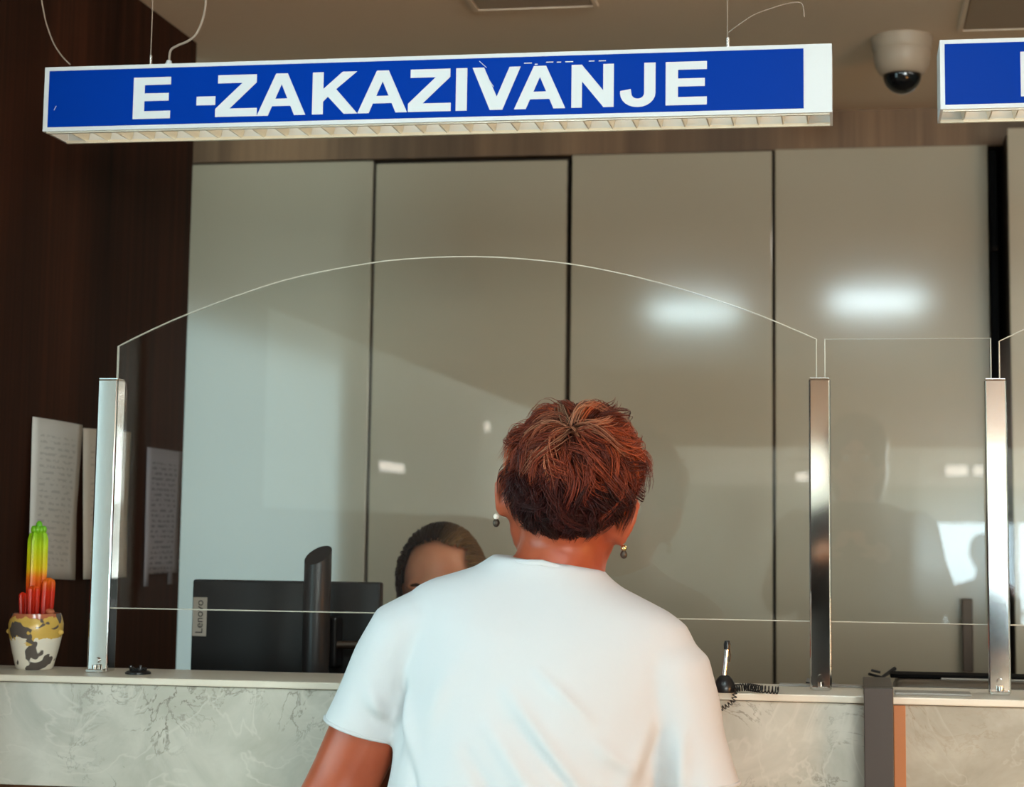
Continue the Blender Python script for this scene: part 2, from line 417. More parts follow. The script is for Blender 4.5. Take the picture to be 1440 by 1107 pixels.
# ------------------------------------------------------------------ counter
CT = 1.078; YC = 2.85; YCB = 3.03
cn = thing('reception_counter', 'long reception counter with pale marble front under the glass screens', 'counter', (-.5, 2.95, 0))
MB().box((XW + .002, YC, 0.903), (.0345, YC + .02, 1.066)).build('marble_panel', 'marble_left', cn, bevel=.0012)
p_ = MB().box((.036, YC, 0.903), (1.9, YC + .02, 1.066)).build('marble_panel', 'marble_right', cn, bevel=.0012)
p_['label'] = 'warmer beige marble panel with white veins'
MB().box((XW + .002, YC - .006, 1.067), (1.9, YCB, CT)).build('ledge', 'slab_edge', cn, bevel=.002)
MB().box((XW + .002, YC + .03, 0), (1.9, YC + .05, .903)).build('lower_front', 'counter_wood', cn)
MB().box((XW + .002, YC + .022, .895), (1.9, YCB - .01, 1.066)).build('core', 'counter_wood', cn)
dk = thing('staff_desk', 'long low work desk behind the reception counter', 'desk', (-.5, 3.45, 0))
MB().box((XW + .002, YCB + .004, .70), (1.9, 3.42, .73)).build('desk_top', 'counter_wood', dk)
for x in (-1.50, .12, 1.86):
    MB().box((x, 3.06, 0), (x + .03, 3.4, .699)).build('desk_leg', 'counter_wood', dk)
# dark square column clamped over the counter
a = atY(1215, 985, 2.80); b_ = atY(1256.5, 985, 2.80)
cl = thing('counter_column', 'dark grey square metal column in front of the counter, right of the centre post', 'column', ((a.x + b_.x) / 2, 2.9, 0))
MB().box((a.x, 2.805, 0), (b_.x, 2.838, 1.0935)).build('upright', 'post_grey', cl, bevel=.0012)
MB().box((a.x, 2.8395, 1.0795), (b_.x, 3.02, 1.0935)).build('top_plate', 'post_grey', cl, bevel=.0012)
# warm shadow of the column on the marble, painted as an orange strip
MB().box((b_.x + .001, YC - .0025, .903), (b_.x + .0185, YC - .0002, 1.0655)).build('shadow_strip', 'warm_shadow', cn, bevel=.0008)['label'] = 'narrow orange strip painted as the warm shadow beside the column'
tag(MB().box((b_.x + .004, 2.885, CT), (b_.x + .118, 2.935, CT + .0035)).build('plastic_strip', 'grey_strip', None, bevel=.001, origin=(b_.x + .06, 2.91, CT)), 'thin pale grey plastic strip lying on the ledge beside the dark column', 'strip')
tag(MB().box((-.115, 2.99, CT), (.045, 3.02, CT + .003)).build('plastic_strip', 'grey_strip', None, bevel=.001, origin=(-.04, 3.0, CT)), 'thin grey plastic strip on the ledge behind the centre chrome post', 'strip')

# chrome posts and glass ------------------------------------------------------
def post(px_l, px_r, ytop, label, D=.034, yaw=0.0):
    l = atY(px_l, ytop, 2.93); r_ = atY(px_r, ytop, 2.93); x0, x1, zt = l.x, r_.x, l.z
    cx = (x0 + x1) / 2
    p = thing('screen_post', label, 'post', (cx, 2.93 + D / 2, CT), 'chrome posts holding the glass screens')
    q = MB().box((x0, 2.93, CT + .0005), (x1, 2.93 + D, zt)).build('upright', 'chrome', p, bevel=.003, seg=3)
    MB().box((x0 + .002, 2.932, zt), (x1 - .002, 2.93 + D - .002, zt + .0012)).build('cap', 'steel', p)
    br = MB().box((x0 + .003, 2.918, CT + .0005), (x1 - .003, 2.9295, CT + .006)).build('foot_bracket', 'chrome', p, bevel=.001)
    sc = MB(); cxm = cx
    sc.tube([(cxm, 2.922, CT + .006), (cxm, 2.922, CT + .013)], .005, 10); sc.tube([(cxm, 2.9245, CT + .02), (cxm, 2.9299, CT + .02)], .0045, 10)
    sc.build('screw', 'chrome', p, smooth=True)
    return x0, x1, zt
P1 = post(137.5, 166, 533, 'left chrome post beside the cactus pot')
P2 = post(1137, 1167.5, 532, 'middle chrome post just left of the dark column')
P3 = post(1384, 1415.5, 533, 'right chrome post near the right edge of the frame')
GY = 2.946
def glass(pts, name_label, zlow):
    # pts: top outline in XZ left to right; bottom at zlow
    poly = [(pts[0][0], zlow)] + pts + [(pts[-1][0], zlow)]
    g = MB().prism(poly, GY, GY + .007, 0, 1).build('glass_screen', ['screen_glass', 'glass_edge'], None, origin=(pts[0][0] / 2 + pts[-1][0] / 2, GY, zlow))
    e_ = MB(); e_.tube([(x, GY + .0005, z) for x, z in poly + [poly[0]]], .0011, 6); e_.build('polished_edge', 'glass_edge', g, smooth=True)
    return tag(g, name_label, 'glass screen')
zb = atY(700, 865.5, GY).z
arc_px = [(166, 487), (215, 463), (268, 440), (350, 410), (420, 389), (520, 370), (590, 363), (655, 361), (720, 363), (800, 371), (880, 386), (960, 407), (1040, 433), (1090, 452), (1148, 477)]
arc = [(atY(x, y, GY).x, atY(x, y, GY).z) for x, y in arc_px]
def smoothpath(p, k=4):
    out = []
    for i in range(len(p) - 1):
        p0 = p[max(i - 1, 0)]; p1 = p[i]; p2 = p[i + 1]; p3 = p[min(i + 2, len(p) - 1)]
        for j in range(k):
            t_ = j / k
            out.append(tuple(0.5 * ((2 * b) + (-a + c) * t_ + (2 * a - 5 * b + 4 * c - d) * t_ * t_ + (-a + 3 * b - 3 * c + d) * t_ ** 3) for a, b, c, d in zip(p0, p1, p2, p3)))
    out.append(tuple(p[-1])); return out
arcs = smoothpath(arc)
glass(arcs, 'wide clear glass screen with arched top in front of the clerk', zb)
a = atY(1160, 477, GY); b2 = atY(1393, 478, GY)
glass([(a.x, a.z), (b2.x, a.z)], 'narrow clear glass screen with flat top between middle and right posts', zb)
a3 = atY(1405, 480, GY); dx = a3.x - arcs[0][0]; dz = a3.z - arcs[0][1]
glass([(x + dx, z + dz) for x, z in arcs], 'clear arched glass screen starting at the right post', zb)

# ------------------------------------------------------------------ hanging signs
SG0, SG1 = 1.9735, 2.083
def glyph(ch):
    # strokes as polygons in a unit box (x 0..1 of width, z 0..1 of height); sw is set per letter
    E_ = lambda s, bh: [[(0, 0), (s, 0), (s, 1), (0, 1)], [(s, 0), (1, 0), (1, bh), (s, bh)], [(s, .5 - bh * .5 + .02), (.95, .5 - bh * .5 + .02), (.95, .5 + bh * .5 + .02), (s, .5 + bh * .5 + .02)], [(s, 1 - bh), (1, 1 - bh), (1, 1), (s, 1)]]
    if ch == 'E': return E_(.30, .185)
    if ch == '-': return [[(0, 0), (1, 0), (1, 1), (0, 1)]]
    if ch == 'Z': return [[(0, 0), (1, 0), (1, .195), (0, .195)], [(.05, .805), (.98, .805), (.98, 1), (.05, 1)], [(0, .195), (.34, .195), (.98, .805), (.64, .805)]]
    if ch == 'A': return [[(0, 0), (.23, 0), (.52, .80), (.38, 1)], [(.77, 0), (1, 0), (.62, 1), (.38, 1), (.48, .80)], [(.27, .225), (.73, .225), (.67, .40), (.33, .40)]]
    if ch == 'K': return [[(0, 0), (.24, 0), (.24, 1), (0, 1)], [(.24, .30), (.42, .50), (.98, 1), (.66, 1), (.24, .60)], [(.36, .62), (.54, .42)] and [(.34, .42), (.70, 0), (1.0, 0), (.50, .62)]]
    if ch == 'I': return [[(0, 0), (1, 0), (1, 1), (0, 1)]]
    if ch == 'V': return [[(.37, 0), (.63, 0), (.53, .26), (.24, 1), (0, 1)], [(.63, 0), (1, 1), (.77, 1), (.47, .2), (.5, 0)]]
    if ch == 'N': return [[(0, 0), (.25, 0), (.25, 1), (0, 1)], [(.75, 0), (1, 0), (1, 1), (.75, 1)], [(.25, 1), (0, 1), (.25, .64), (.75, 0), (1, 0), (.75, .36)][0:0] or [(.24, 1), (.24, .62), (.76, 0), (.76, .38)]]
    if ch == 'J':
        out = [[(.68, .30), (1, .30), (1, 1), (.68, 1)]]
        n = 12; pr_ = None
        for i in range(n + 1):
            a_ = -math.pi * i / n
            po = (.5 + .5 * math.cos(a_), .30 + .32 * math.sin(a_)); pi_ = (.5 + .18 * math.cos(a_), .30 + .125 * math.sin(a_))
            if pr_: out.append([pr_[0], po, pi_, pr_[1]])
            pr_ = (po, pi_)
        out.append([(0, .30), (0, .36), (.30, .40), (.32, .30)])
        return out
def sign(x0, x1, label, blue, letters, wires):
    s = thing('hanging_sign', label, 'sign', ((x0 + x1) / 2, 2.90, SG0), 'blue signs hanging over the counter')
    # hollow white housing open underneath
    h = MB().box((x0, 2.85, SG0), (x1, 2.856, SG1)).box((x0, 2.944, SG0), (x1, 2.95, SG1)).box((x0, 2.856, SG1 - .004), (x1, 2.944, SG1)).box((x0, 2.856, SG0), (x0 + .004, 2.944, SG1 - .004)).box((x1 - .004, 2.856, SG0), (x1, 2.944, SG1 - .004))
    h.build('housing', 'sign_white', s)
    f_ = MB().box((blue[0], 2.8492, SG0 + .0068), (blue[1], 2.85, SG1 - .0068)).build('blue_film', 'sign_blue', s)
    for ch, xa, xb, za, zb_ in letters:
        mb = MB()
        for k, poly in enumerate(glyph(ch)):
            mb.prism([(xa + px * (xb - xa), za + pz * (zb_ - za)) for px, pz in poly], 2.8485 - .00002 * k, 2.8492)
        mb.build('letter', 'letter_white', s)
    # louvre: tapered blades between the long rails
    n = int((x1 - x0) / .0385)
    me = None
    for i in range(1, n):
        x = x0 + (x1 - x0) * i / n
        if me is None:
            q = MB()
            ring = lambda y: [(x - .0055, y, SG0 + .027), (x + .0055, y, SG0 + .027), (x + .001, y, SG0 + .001), (x - .001, y, SG0 + .001)]
            q.loft([ring(2.857 + .0865 * k_ / 4) for k_ in range(5)])
            bo = q.build('louvre_blade', 'louvre_aluminium', s); me = bo; bx = x
        else:
            o = bo.copy(); COL.objects.link(o); o.parent = s; o.location = (x - bx, 0, 0)
    MB().tube([(x0 + .03, 2.90, SG0 + .052), (x1 - .03, 2.90, SG0 + .052)], .013, 12).build('lamp_tube', 'sign_tube', s)
    for rail in (2.8565, 2.9375): MB().box((x0 + .004, rail, SG0 - .002), (x1 - .004, rail + .006, SG0 + .003)).build('rail', 'louvre_aluminium', s)
    for wx in wires:
        MB().tube([(wx, 2.90, SG1), (wx, 2.90, SG1 + .028)], .0028, 10).build('wire_gripper', 'steel', s, smooth=True)
        MB().tube([(wx, 2.90, SG1 + .028), (wx, 2.90, HC)], .0009, 6).build('suspension_wire', 'cable_grey', s)
    return s
LET = [('E', 187.7, 240), ('-', 276.7, 303), ('Z', 303.3, 361.7), ('A', 361.7, 430), ('K', 439.3, 503), ('A', 503, 572.7), ('Z', 574, 634), ('I', 641, 656.7), ('V', 664, 731.7), ('A', 723, 795), ('N', 803.5, 863), ('J', 872, 921.7), ('E', 936, 994)]
za = atY(560, 158, 2.8485).z; zt_ = atY(560, 98.5, 2.8485).z
letters = []
for ch, a0, a1 in LET:
    X0, X1 = atY(a0, 130, 2.8485).x, atY(a1, 130, 2.8485).x
    if ch == '-': letters.append((ch, X0, X1, za + .29 * (zt_ - za), za + .5 * (zt_ - za)))
    else: letters.append((ch, X0, X1, za, zt_))
s1x0, s1x1 = -1.3315, -.0255
sg = sign(s1x0, s1x1, 'long blue hanging sign reading E -ZAKAZIVANJE', (atY(68, 140, 2.849).x, atY(1130, 110, 2.849).x), letters, [atY(212, 80, 2.90).x, atY(1023, 60, 2.90).x])
# leftovers of older lettering on the film
for (xa, xb, y_) in ((737, 748, 89.5), (752, 756, 91), (768, 778, 88), (783, 789, 88), (795, 806, 87.5), (828, 836, 86.5), (842, 852, 86.2)):
    p = atY(xa, y_, 2.8488); q = atY(xb, y_, 2.8488); MB().box((p.x, 2.8489, p.z), (q.x, 2.8492, p.z + .0014)).build('film_residue', 'letter_white', sg)
for (xa, ya, xb, yb) in ((674, 86, 684, 95), (684, 107, 694, 122), (76, 155, 79, 149)):
    p = atY(xa, ya, 2.8489); q = atY(xb, yb, 2.8489); MB().tube([p, q], .0005, 5).build('film_residue', 'letter_white', sg)
# cables of the first sign
c0 = atY(237, 92, 2.905)
MB().tube([(c0.x, 2.905, SG1), (c0.x, 2.905, SG1 + .012), (c0.x + .001, 2.905, SG1 + .02)], [.0065, .0065, .004], 10).build('cable_gland', 'sign_white', sg, smooth=True)
pts = [(c0.x + .001, 2.905, SG1 + .018)] + [tuple(atY(x, y, 2.905)) for x, y in ((240, 71), (250, 64), (264, 58), (276, 48), (285, 28), (289, 8), (289, -12), (283, -60))]
top = Vector(pts[-1]); pts.append((top.x - .01, 2.905, HC))
MB().tube(smoothpath(pts, 5), .0021, 8).build('power_cable', 'cable_grey', sg, smooth=True)
pts = [tuple(atY(x, y, 2.93)) for x, y in ((99, 91), (88, 80), (76, 62), (66, 36), (61, 14), (58, -6), (54, -60))]; pts.append((pts[-1][0], 2.93, HC))
MB().tube(smoothpath(pts, 5), .0013, 6).build('thin_cable', 'cable_grey', sg, smooth=True)
pts = [tuple(atY(x, y, 2.90)) for x, y in ((1024, 46), (1040, 34), (1062, 20), (1090, 10), (1112, 4), (1126, 4), (1130, 12), (1131, 24))]
MB().tube(smoothpath(pts, 5), .0008, 6).build('loose_wire_end', 'cable_grey', sg, smooth=True)
s2x0 = atY(1322, 100, 2.85).x
la = atY(1435.5, 118, 2.8485)
sign(s2x0, s2x0 + 1.306, 'second blue hanging sign cut off by the right edge of the frame', (s2x0 + .0072, s2x0 + 1.26), [('I', la.x, la.x + .017, za, zt_)], [s2x0 + .17, s2x0 + 1.13])

# ceiling fittings -------------------------------------------------------------
dc = atZ(1268, 53, HC)
d = thing('dome_camera', 'beige dome camera with black lens bubble on the ceiling', 'security camera', (dc.x, dc.y, HC))
MB().lathe([(.071, -.0005), (.071, -.010), (.069, -.030), (.066, -.034)], (dc.x, dc.y, HC), 40).build('mount', 'cctv_shell', d, smooth=True)
MB().lathe([(.0655, -.034), (.0655, -.050), (.062, -.068), (.052, -.085), (.045, -.090)], (dc.x, dc.y, HC), 40).build('shell', 'cctv_shell', d, smooth=True)
MB().lathe([(.044, -.088)] + [(.044 * math.cos(a_), -.090 - .044 * math.sin(a_)) for a_ in [i * math.pi / 2 / 9 for i in range(9)]] + [(.001, -.134)], (dc.x, dc.y, HC), 32).build('lens_bubble', 'dome_black', d, smooth=True)
def hatch(x0, x1, y0, y1, label):
    h = thing('ceiling_panel', label, 'ceiling panel', ((x0 + x1) / 2, (y0 + y1) / 2, HC), 'flush ceiling panels')
    MB().box((x0 + .012, y0 + .012, HC - .006), (x1 - .012, y1 - .012, HC - .0005)).build('cover', 'trim_beige', h, bevel=.002)
    f_ = MB().box((x0, y0, HC - .008), (x1, y0 + .01, HC - .0005)).box((x0, y1 - .01, HC - .008), (x1, y1, HC - .0005)).box((x0, y0 + .01, HC - .008), (x0 + .01, y1 - .01, HC - .0005)).box((x1 - .01, y0 + .01, HC - .008), (x1, y1 - .01, HC - .0005))
    f_.build('frame', 'ceiling_paint', h)
ha, hb = atZ(668, 12, HC), atZ(842, 6, HC)
hatch(ha.x, hb.x, ha.y - .28, ha.y, 'flush ceiling panel above the first sign at the top edge')
hc_ = atZ(1347, 41, HC); hatch(hc_.x, hc_.x + .3, hc_.y - .3, hc_.y, 'flush ceiling panel above the second sign at top right')
def panel_lamp(x, y, sx, sy, label, m_='lamp_cool', grp='rectangular ceiling lamps over the waiting side'):
    l = thing('ceiling_lamp', label, 'lamp', (x, y, HC), grp)
    MB().box((x - sx / 2 - .02, y - sy / 2 - .02, HC - .030), (x + sx / 2 + .02, y + sy / 2 + .02, HC - .0125)).build('frame', 'sign_white', l)
    MB().box((x - sx / 2, y - sy / 2, HC - .055), (x + sx / 2, y + sy / 2, HC - .0305)).build('diffuser', m_, l)
panel_lamp(.13, 1.10, .42, .16, 'rectangular ceiling lamp nearest the counter, mirrored brightly in the cabinet doors')
panel_lamp(-.78, .72, .42, .16, 'rectangular ceiling lamp left of the photographer, mirrored in the third cabinet door')
panel_lamp(1.3, 3.42, .9, .3, 'added unseen ceiling lamp above the desk printer', 'fill_staff')  # added to lift the cabinet doors, kept out of view and mirror
for i, (x, y) in enumerate(((2.4, -.6), (4.0, -.6), (2.4, -4.5), (4.2, -4.5), (2.6, -9), (4.2, -9), (2.6, -14), (4.2, -14))):  # lamps added for hall ambience, placed where no reflection shows them
    panel_lamp(x, y, .9, .3, 'added unseen ceiling lamp in the hall, ' + ('nearest', 'second', 'third', 'farthest')[i // 2] + ' row, ' + ('inner', 'outer')[i % 2] + ' one', 'fill_hall' if i < 2 else 'fill_far', 'added ceiling lamps of the hall')
def wall_lamp(px, py, T, sx, sz, label, onleft=False):
    v = ray(px, py); p = Vector((v.x * T, 2 * GY - T, ZC + v.z * T))
    l = thing('wall_lamp', label, 'lamp', p, 'small lamps on the hall walls')
    if onleft:
        MB().box((XL + .001, p.y - sx / 2 - .01, p.z - sz / 2 - .01), (XL + .03, p.y + sx / 2 + .01, p.z + sz / 2 + .01)).build('frame', 'sign_white', l)
        MB().box((XL + .031, p.y - sx / 2, p.z - sz / 2), (XL + .05, p.y + sx / 2, p.z + sz / 2)).build('diffuser', 'lamp_spot', l, bevel=.008)
    else:
        MB().box((p.x - sx / 2 - .01, YF + .121, p.z - sz / 2 - .01), (p.x + sx / 2 + .01, YF + .15, p.z + sz / 2 + .01)).build('frame', 'sign_white', l)
        MB().box((p.x - sx / 2, YF + .151, p.z - sz / 2), (p.x + sx / 2, YF + .2, p.z + sz / 2)).build('diffuser', 'lamp_spot', l, bevel=.02)
TT = 2 * GY - YF - .14
wall_lamp(1345, 662, TT, .28, .13, 'oblong lamp on the far white band, left one of the close pair')
wall_lamp(1376, 662, TT, .13, .13, 'round-cornered lamp on the far white band, right one of the close pair')
wall_lamp(1128, 671, TT, .16, .10, 'single small lamp on the far white band, mirrored beside the middle post')
for px, py, sx, sz, lb in ((678, 600, .14, .08, 'small upper lamp on the left hall wall'), (543, 657, .62, .055, 'long low lamp on the left hall wall')):
    v = ray(px, py); wall_lamp(px, py, XL / v.x, sx, sz, lb, True)

# ------------------------------------------------------------------ papers on the partition
def sheet(px, material, label, warp, sleeve=False, torn=False):
    # px: four corners tl, tr, br, bl in the picture, on the partition plane
    q = [atX(x, y, XW + .006) for x, y in px]
    nu, nv = 8, 12; vs = []; uvs = []
    for j in range(nv + 1):
        for i in range(nu + 1):
            u, v_ = i / nu, j / nv
            p = q[0].lerp(q[1], u).lerp(q[3].lerp(q[2], u), v_)
            p.x = XW + .003 + warp * (abs(math.sin(2.4 * u + 1.3 * v_)) * .6 + .4 * (v_ * (1 - u)) ** 2)
            vs.append(p); uvs.append((u, 1 - v_))
    fs = []
    for j in range(nv):
        for i in range(nu):
            if torn and j >= nv - 1 and (1 <= i <= nu - 3 or i == nu - 1): continue
            k = j * (nu + 1) + i; fs.append((k, k + 1, k + nu + 2, k + nu + 1))
    mb = MB(); mb.add(vs, fs); o = mb.build('paper_notice', material, None, smooth=True, origin=q[3])
    me = o.data; uvl = me.uv_layers.new(name='UVMap')
    for lp in me.loops: uvl.data[lp.index].uv = uvs[lp.vertex_index]
    md = o.modifiers.new('thick', 'SOLIDIFY'); md.thickness = .0006; md.offset = 0
    return tag(o, label, 'paper', 'paper notices on the dark wood wall')
sheet([(48, 586), (115, 598), (105, 816), (34, 812)], 'paper_white', 'white printed paper notice behind the cactus on the wood wall', .012)
sheet([(119, 602), (184, 608), (178, 812), (114, 815)], 'paper_cream', 'cream paper notice half hidden behind the left chrome post', .008)
sheet([(209, 629), (256, 636), (249, 821), (200, 825)], 'paper_blue', 'grey-blue paper notice in a sleeve nearest the cabinets', .007, torn=True)

# ------------------------------------------------------------------ cactus pot
pc = atZ(50, 944, CT); pc.y += .045; pc = Vector((atY(50, 900, pc.y).x, pc.y, CT))
pt = thing('flower_pot', 'painted yellow and white ceramic pot with grey patches on the left end of the counter', 'pot', pc)
MB().lathe([(.0, .0), (.028, .0), (.031, .003), (.038, .03), (.0445, .060), (.0455, .075), (.042, .088), (.0405, .093), (.038, .093), (.037, .082), (.0, .080)], pc, 40, cap=False).build('pot_body', 'pot_glaze', pt, smooth=True)
MB().lathe([(.0, .081), (.0365, .083)], pc, 24, cap=False).build('soil', 'soil', pt)
for sx in (-1, 1):
    MB().ell((pc.x + sx * .0455, pc.y - .004, pc.z + .062), (.006, .004, .0045), None, 10, 8).build('clay_nub', 'pot_glaze', pt, smooth=True)
MB().ell((pc.x + .032, pc.y - .018, pc.z + .097), (.008, .006, .005), None, 10, 8).build('clay_nub', 'pot_glaze', pt, smooth=True)
ct = thing('cactus', 'ribbed candle-like cactus coloured red, yellow and green standing in the painted pot', 'cactus', Vector((pc.x - .002, pc.y, pc.z)))
def rib_column(c, h0, h1, r, lobes, mb, lean=(0, 0), taper=.75):
    rings = []
    nz_ = 16; n = lobes * 6
    for k in range(nz_ + 1):
        t_ = k / nz_; z = h0 + (h1 - h0) * t_
        rad = r * (.80 + .20 * math.sin(min(1, t_ * 2.2) * 1.5708)) * (1 if t_ < .86 else math.sqrt(max(0.04, 1 - ((t_ - .86) / .14) ** 2 * .96)))
        rings.append([(c[0] + lean[0] * t_ + rad * (1 + .16 * math.cos(lobes * a_)) * math.cos(a_), c[1] + lean[1] * t_ + rad * (1 + .16 * math.cos(lobes * a_)) * math.sin(a_), c[2] + z) for a_ in [2 * math.pi * i / n for i in range(n)]])
    mb.loft(rings)
ctl = ct.location
mb = MB(); rib_column(ctl, .083, .236, .0152, 7, mb); mb.build('stem', 'cactus_skin', ct, smooth=True)
tp = MB()
for i in range(9):
    a_ = 2 * math.pi * i / 9; rr_ = .0095
    tp.ell((ctl.x + rr_ * math.cos(a_), ctl.y + rr_ * math.sin(a_), ctl.z + .233), (.0042, .0042, .007), None, 8, 6)
tp.ell((ctl.x, ctl.y, ctl.z + .240), (.006, .006, .0085), None, 8, 6); tp.build('crown', 'cactus_skin', ct, smooth=True)
for i, (dx_, dy_, hh, rr_) in enumerate(((.022, -.006, .153, .0105), (-.019, -.006, .128, .0065), (.004, -.019, .140, .0095), (.002, .021, .15, .010))):
    mb = MB(); rib_column((ctl.x + dx_, ctl.y + dy_, ctl.z), .083, hh, rr_, 6, mb, (dx_ * .12, dy_ * .12)); mb.build('offshoot', 'cactus_skin', ct, smooth=True)

# ------------------------------------------------------------------ small things on the ledge
b0 = atZ(194, 948, CT)
pb = thing('pen_stand', 'small black round pen base with a looped cord on the ledge beside the left post', 'pen stand', (b0.x, b0.y, CT))
MB().lathe([(.021, .0003), (.021, .003), (.017, .0055), (.006, .006)], (b0.x, b0.y, CT), 24).build('foot', 'black_plastic', pb, smooth=True)
MB().tube([(b0.x + .013 * math.cos(a_ * .5), b0.y + .010 * math.sin(a_ * .5), CT + .0075 + .0022 * math.sin(a_ * 4)) for a_ in [i * .25 for i in range(50)]], .0016, 6).build('cord', 'black_plastic', pb, smooth=True)
MB().tube([(b0.x - .012, b0.y, CT + .006), (b0.x - .013, b0.y, CT + .013)], .003, 8).tube([(b0.x + .004, b0.y, CT + .006), (b0.x + .004, b0.y, CT + .014)], .0025, 8).build('stub', 'black_plastic', pb, smooth=True)
h0 = atZ(1019, 974, CT)
ph = thing('pen_holder', 'black counter pen holder with upright silver pen on the ledge right of the woman', 'pen holder', (h0.x, h0.y, CT))
MB().lathe([(.0155, .0004), (.0165, .004), (.0165, .008), (.0150, .014), (.012, .020), (.008, .0245), (.005, .026)], (h0.x, h0.y, CT), 28).build('base', 'black_plastic', ph, smooth=True)
p0 = Vector((h0.x - .001, h0.y, CT + .024)); p1 = p0 + Vector((.004, .004, .040))
MB().tube([p0, p0.lerp(p1, .5), p1], [.0042, .0036, .004], 10).build('pen', 'steel', ph, smooth=True)
MB().tube([p1, p1 + Vector((.0005, .0005, .008)), p1 + Vector((.0005, .0, .0135))], [.0046, .0056, .004], 10).build('pen_cap', 'black_plastic', ph, smooth=True)
MB().tube([(p1.x + .004, p1.y - .002, p1.z + .002), (p1.x + .0055, p1.y - .002, p1.z - .008), (p1.x + .004, p1.y - .002, p1.z - .018)], .0012, 6).build('pen_clip', 'black_plastic', ph)
def coil(path, r, turns, wire):
    P = smoothpath([tuple(p) for p in path], 10); n = turns * 10; out = []
    for i in range(n + 1):
        t_ = i / n * (len(P) - 1); k = min(int(t_), len(P) - 2); p = Vector(P[k]).lerp(Vector(P[k + 1]), t_ - k)
        d_ = (Vector(P[k + 1]) - Vector(P[k])).normalized(); a_ = d_.cross(Vector((0, 0, 1)) if abs(d_.z) < .8 else Vector((0, 1, 0))).normalized(); b = d_.cross(a_)
        th = 2 * math.pi * i / 10; out.append(p + a_ * r * math.cos(th) + b * r * math.sin(th))
    return MB().tube(out, wire, 5)
e0 = [(h0.x + .016, h0.y, CT + .007), (h0.x + .035, h0.y + .004, CT + .0085), (h0.x + .055, h0.y - .012, CT + .0075), (h0.x + .082, h0.y - .018, CT + .0065)]
coil(e0, .0052, 17, .0011).build('coiled_cord', 'black_plastic', ph, smooth=True)
yf = YC - .014
e1 = [(h0.x + .012, h0.y - .012, CT + .006), (h0.x + .016, yf + .002, CT + .004), (h0.x + .014, yf, CT - .010), (h0.x + .002, yf, CT - .020), (h0.x - .010, yf, CT - .024), (h0.x - .013, yf, CT - .012), (h0.x - .010, yf + .003, CT + .004)]
coil(e1, .0034, 18, .0008).build('hanging_cord', 'black_plastic', ph, smooth=True)

# ------------------------------------------------------------------ desk behind the counter
YM = 3.32; DZ = .731
tl = atY(271, 815, YM); tr_ = atY(535.5, 821.5, YM)
mn = thing('computer_monitor', 'black computer monitor turned upright, seen from behind left of the clerk', 'monitor', ((tl.x + tr_.x) / 2, YM, DZ))
zt = tl.z; zbm = .80
MB().box((tl.x, YM, zbm), (tr_.x, YM + .022, zt)).build('screen_shell', 'monitor_black', mn, bevel=.004)
MB().box((tl.x + .008, YM + .0222, zbm + .008), (tr_.x - .008, YM + .0226, zt - .008)).build('screen', 'black_plastic', mn)
mx_ = atY(447, 800, YM - .07); ztop = atY(447, 781, YM - .07).z
rc = .0246; rings = []
for z, sl in ((DZ + .012, 0), (ztop - .02, 0), (ztop, 1)):
    rings.append([(mx_.x + rc * math.cos(a_), YM - .07 + rc * math.sin(a_), z + (sl * (.016 * math.sin(a_) + .006 * math.cos(a_)))) for a_ in [2 * math.pi * i / 32 for i in range(32)]])
MB().loft(rings).build('stand_column', 'stand_black', mn, smooth=True)
MB().lathe([(.11, .0), (.11, .008), (.10, .012), (.03, .013)], (mx_.x, YM - .04, DZ), 40).build('stand_foot', 'stand_black', mn, smooth=True)
zh = atY(480, 907, YM - .03).z
MB().tube([(mx_.x + .02, YM - .035, zh), (mx_.x + .085, YM - .02, zh)], .0075, 12).build('hinge_bar', 'handle_brown', mn, smooth=True)
MB().tube([(mx_.x - .032, YM - .032, zh + .002), (mx_.x - .022, YM - .035, zh + .002)], .005, 12).build('hinge_knob', 'steel', mn, smooth=True)
MB().box((mx_.x - .03, YM - .045, zh - .04), (mx_.x + .03, YM - .0005, zh + .05)).build('hinge_block', 'black_plastic', mn, bevel=.004)
ta = atY(272, 840, YM); tb = atY(290, 895, YM)
tg = MB().box((ta.x, YM - .0012, tb.z), (tb.x, YM - .0001, ta.z)).build('brand_tag', 'tag_grey', mn, bevel=.0004)
tcu = bpy.data.curves.new('txt', 'FONT'); tcu.body = 'Lenovo'; tcu.size = .021; tcu.align_x = 'CENTER'; tcu.align_y = 'CENTER'; tcu.extrude = .0002
to = bpy.data.objects.new('txt', tcu); COL.objects.link(to)
dg = bpy.context.evaluated_depsgraph_get(); tme = bpy.data.meshes.new_from_object(to.evaluated_get(dg))
COL.objects.unlink(to); bpy.data.objects.remove(to)
xs = [v.co.x for v in tme.vertices]; sc_ = (ta.z - tb.z) * .84 / (max(xs) - min(xs))
pw_ = parent_world(tg); cxt, czt = (ta.x + tb.x) / 2, (ta.z + tb.z) / 2
for v in tme.vertices:      # turned a quarter so that it reads upwards
    x, y = v.co.x * sc_, v.co.y * sc_; v.co = (cxt - y - pw_.x, YM - .0014 - v.co.z * .5 - pw_.y, czt + x - pw_.z)
tme.materials.append(MATS['black_plastic']); lo = bpy.data.objects.new('lettering', tme); COL.objects.link(lo); lo.parent = tg

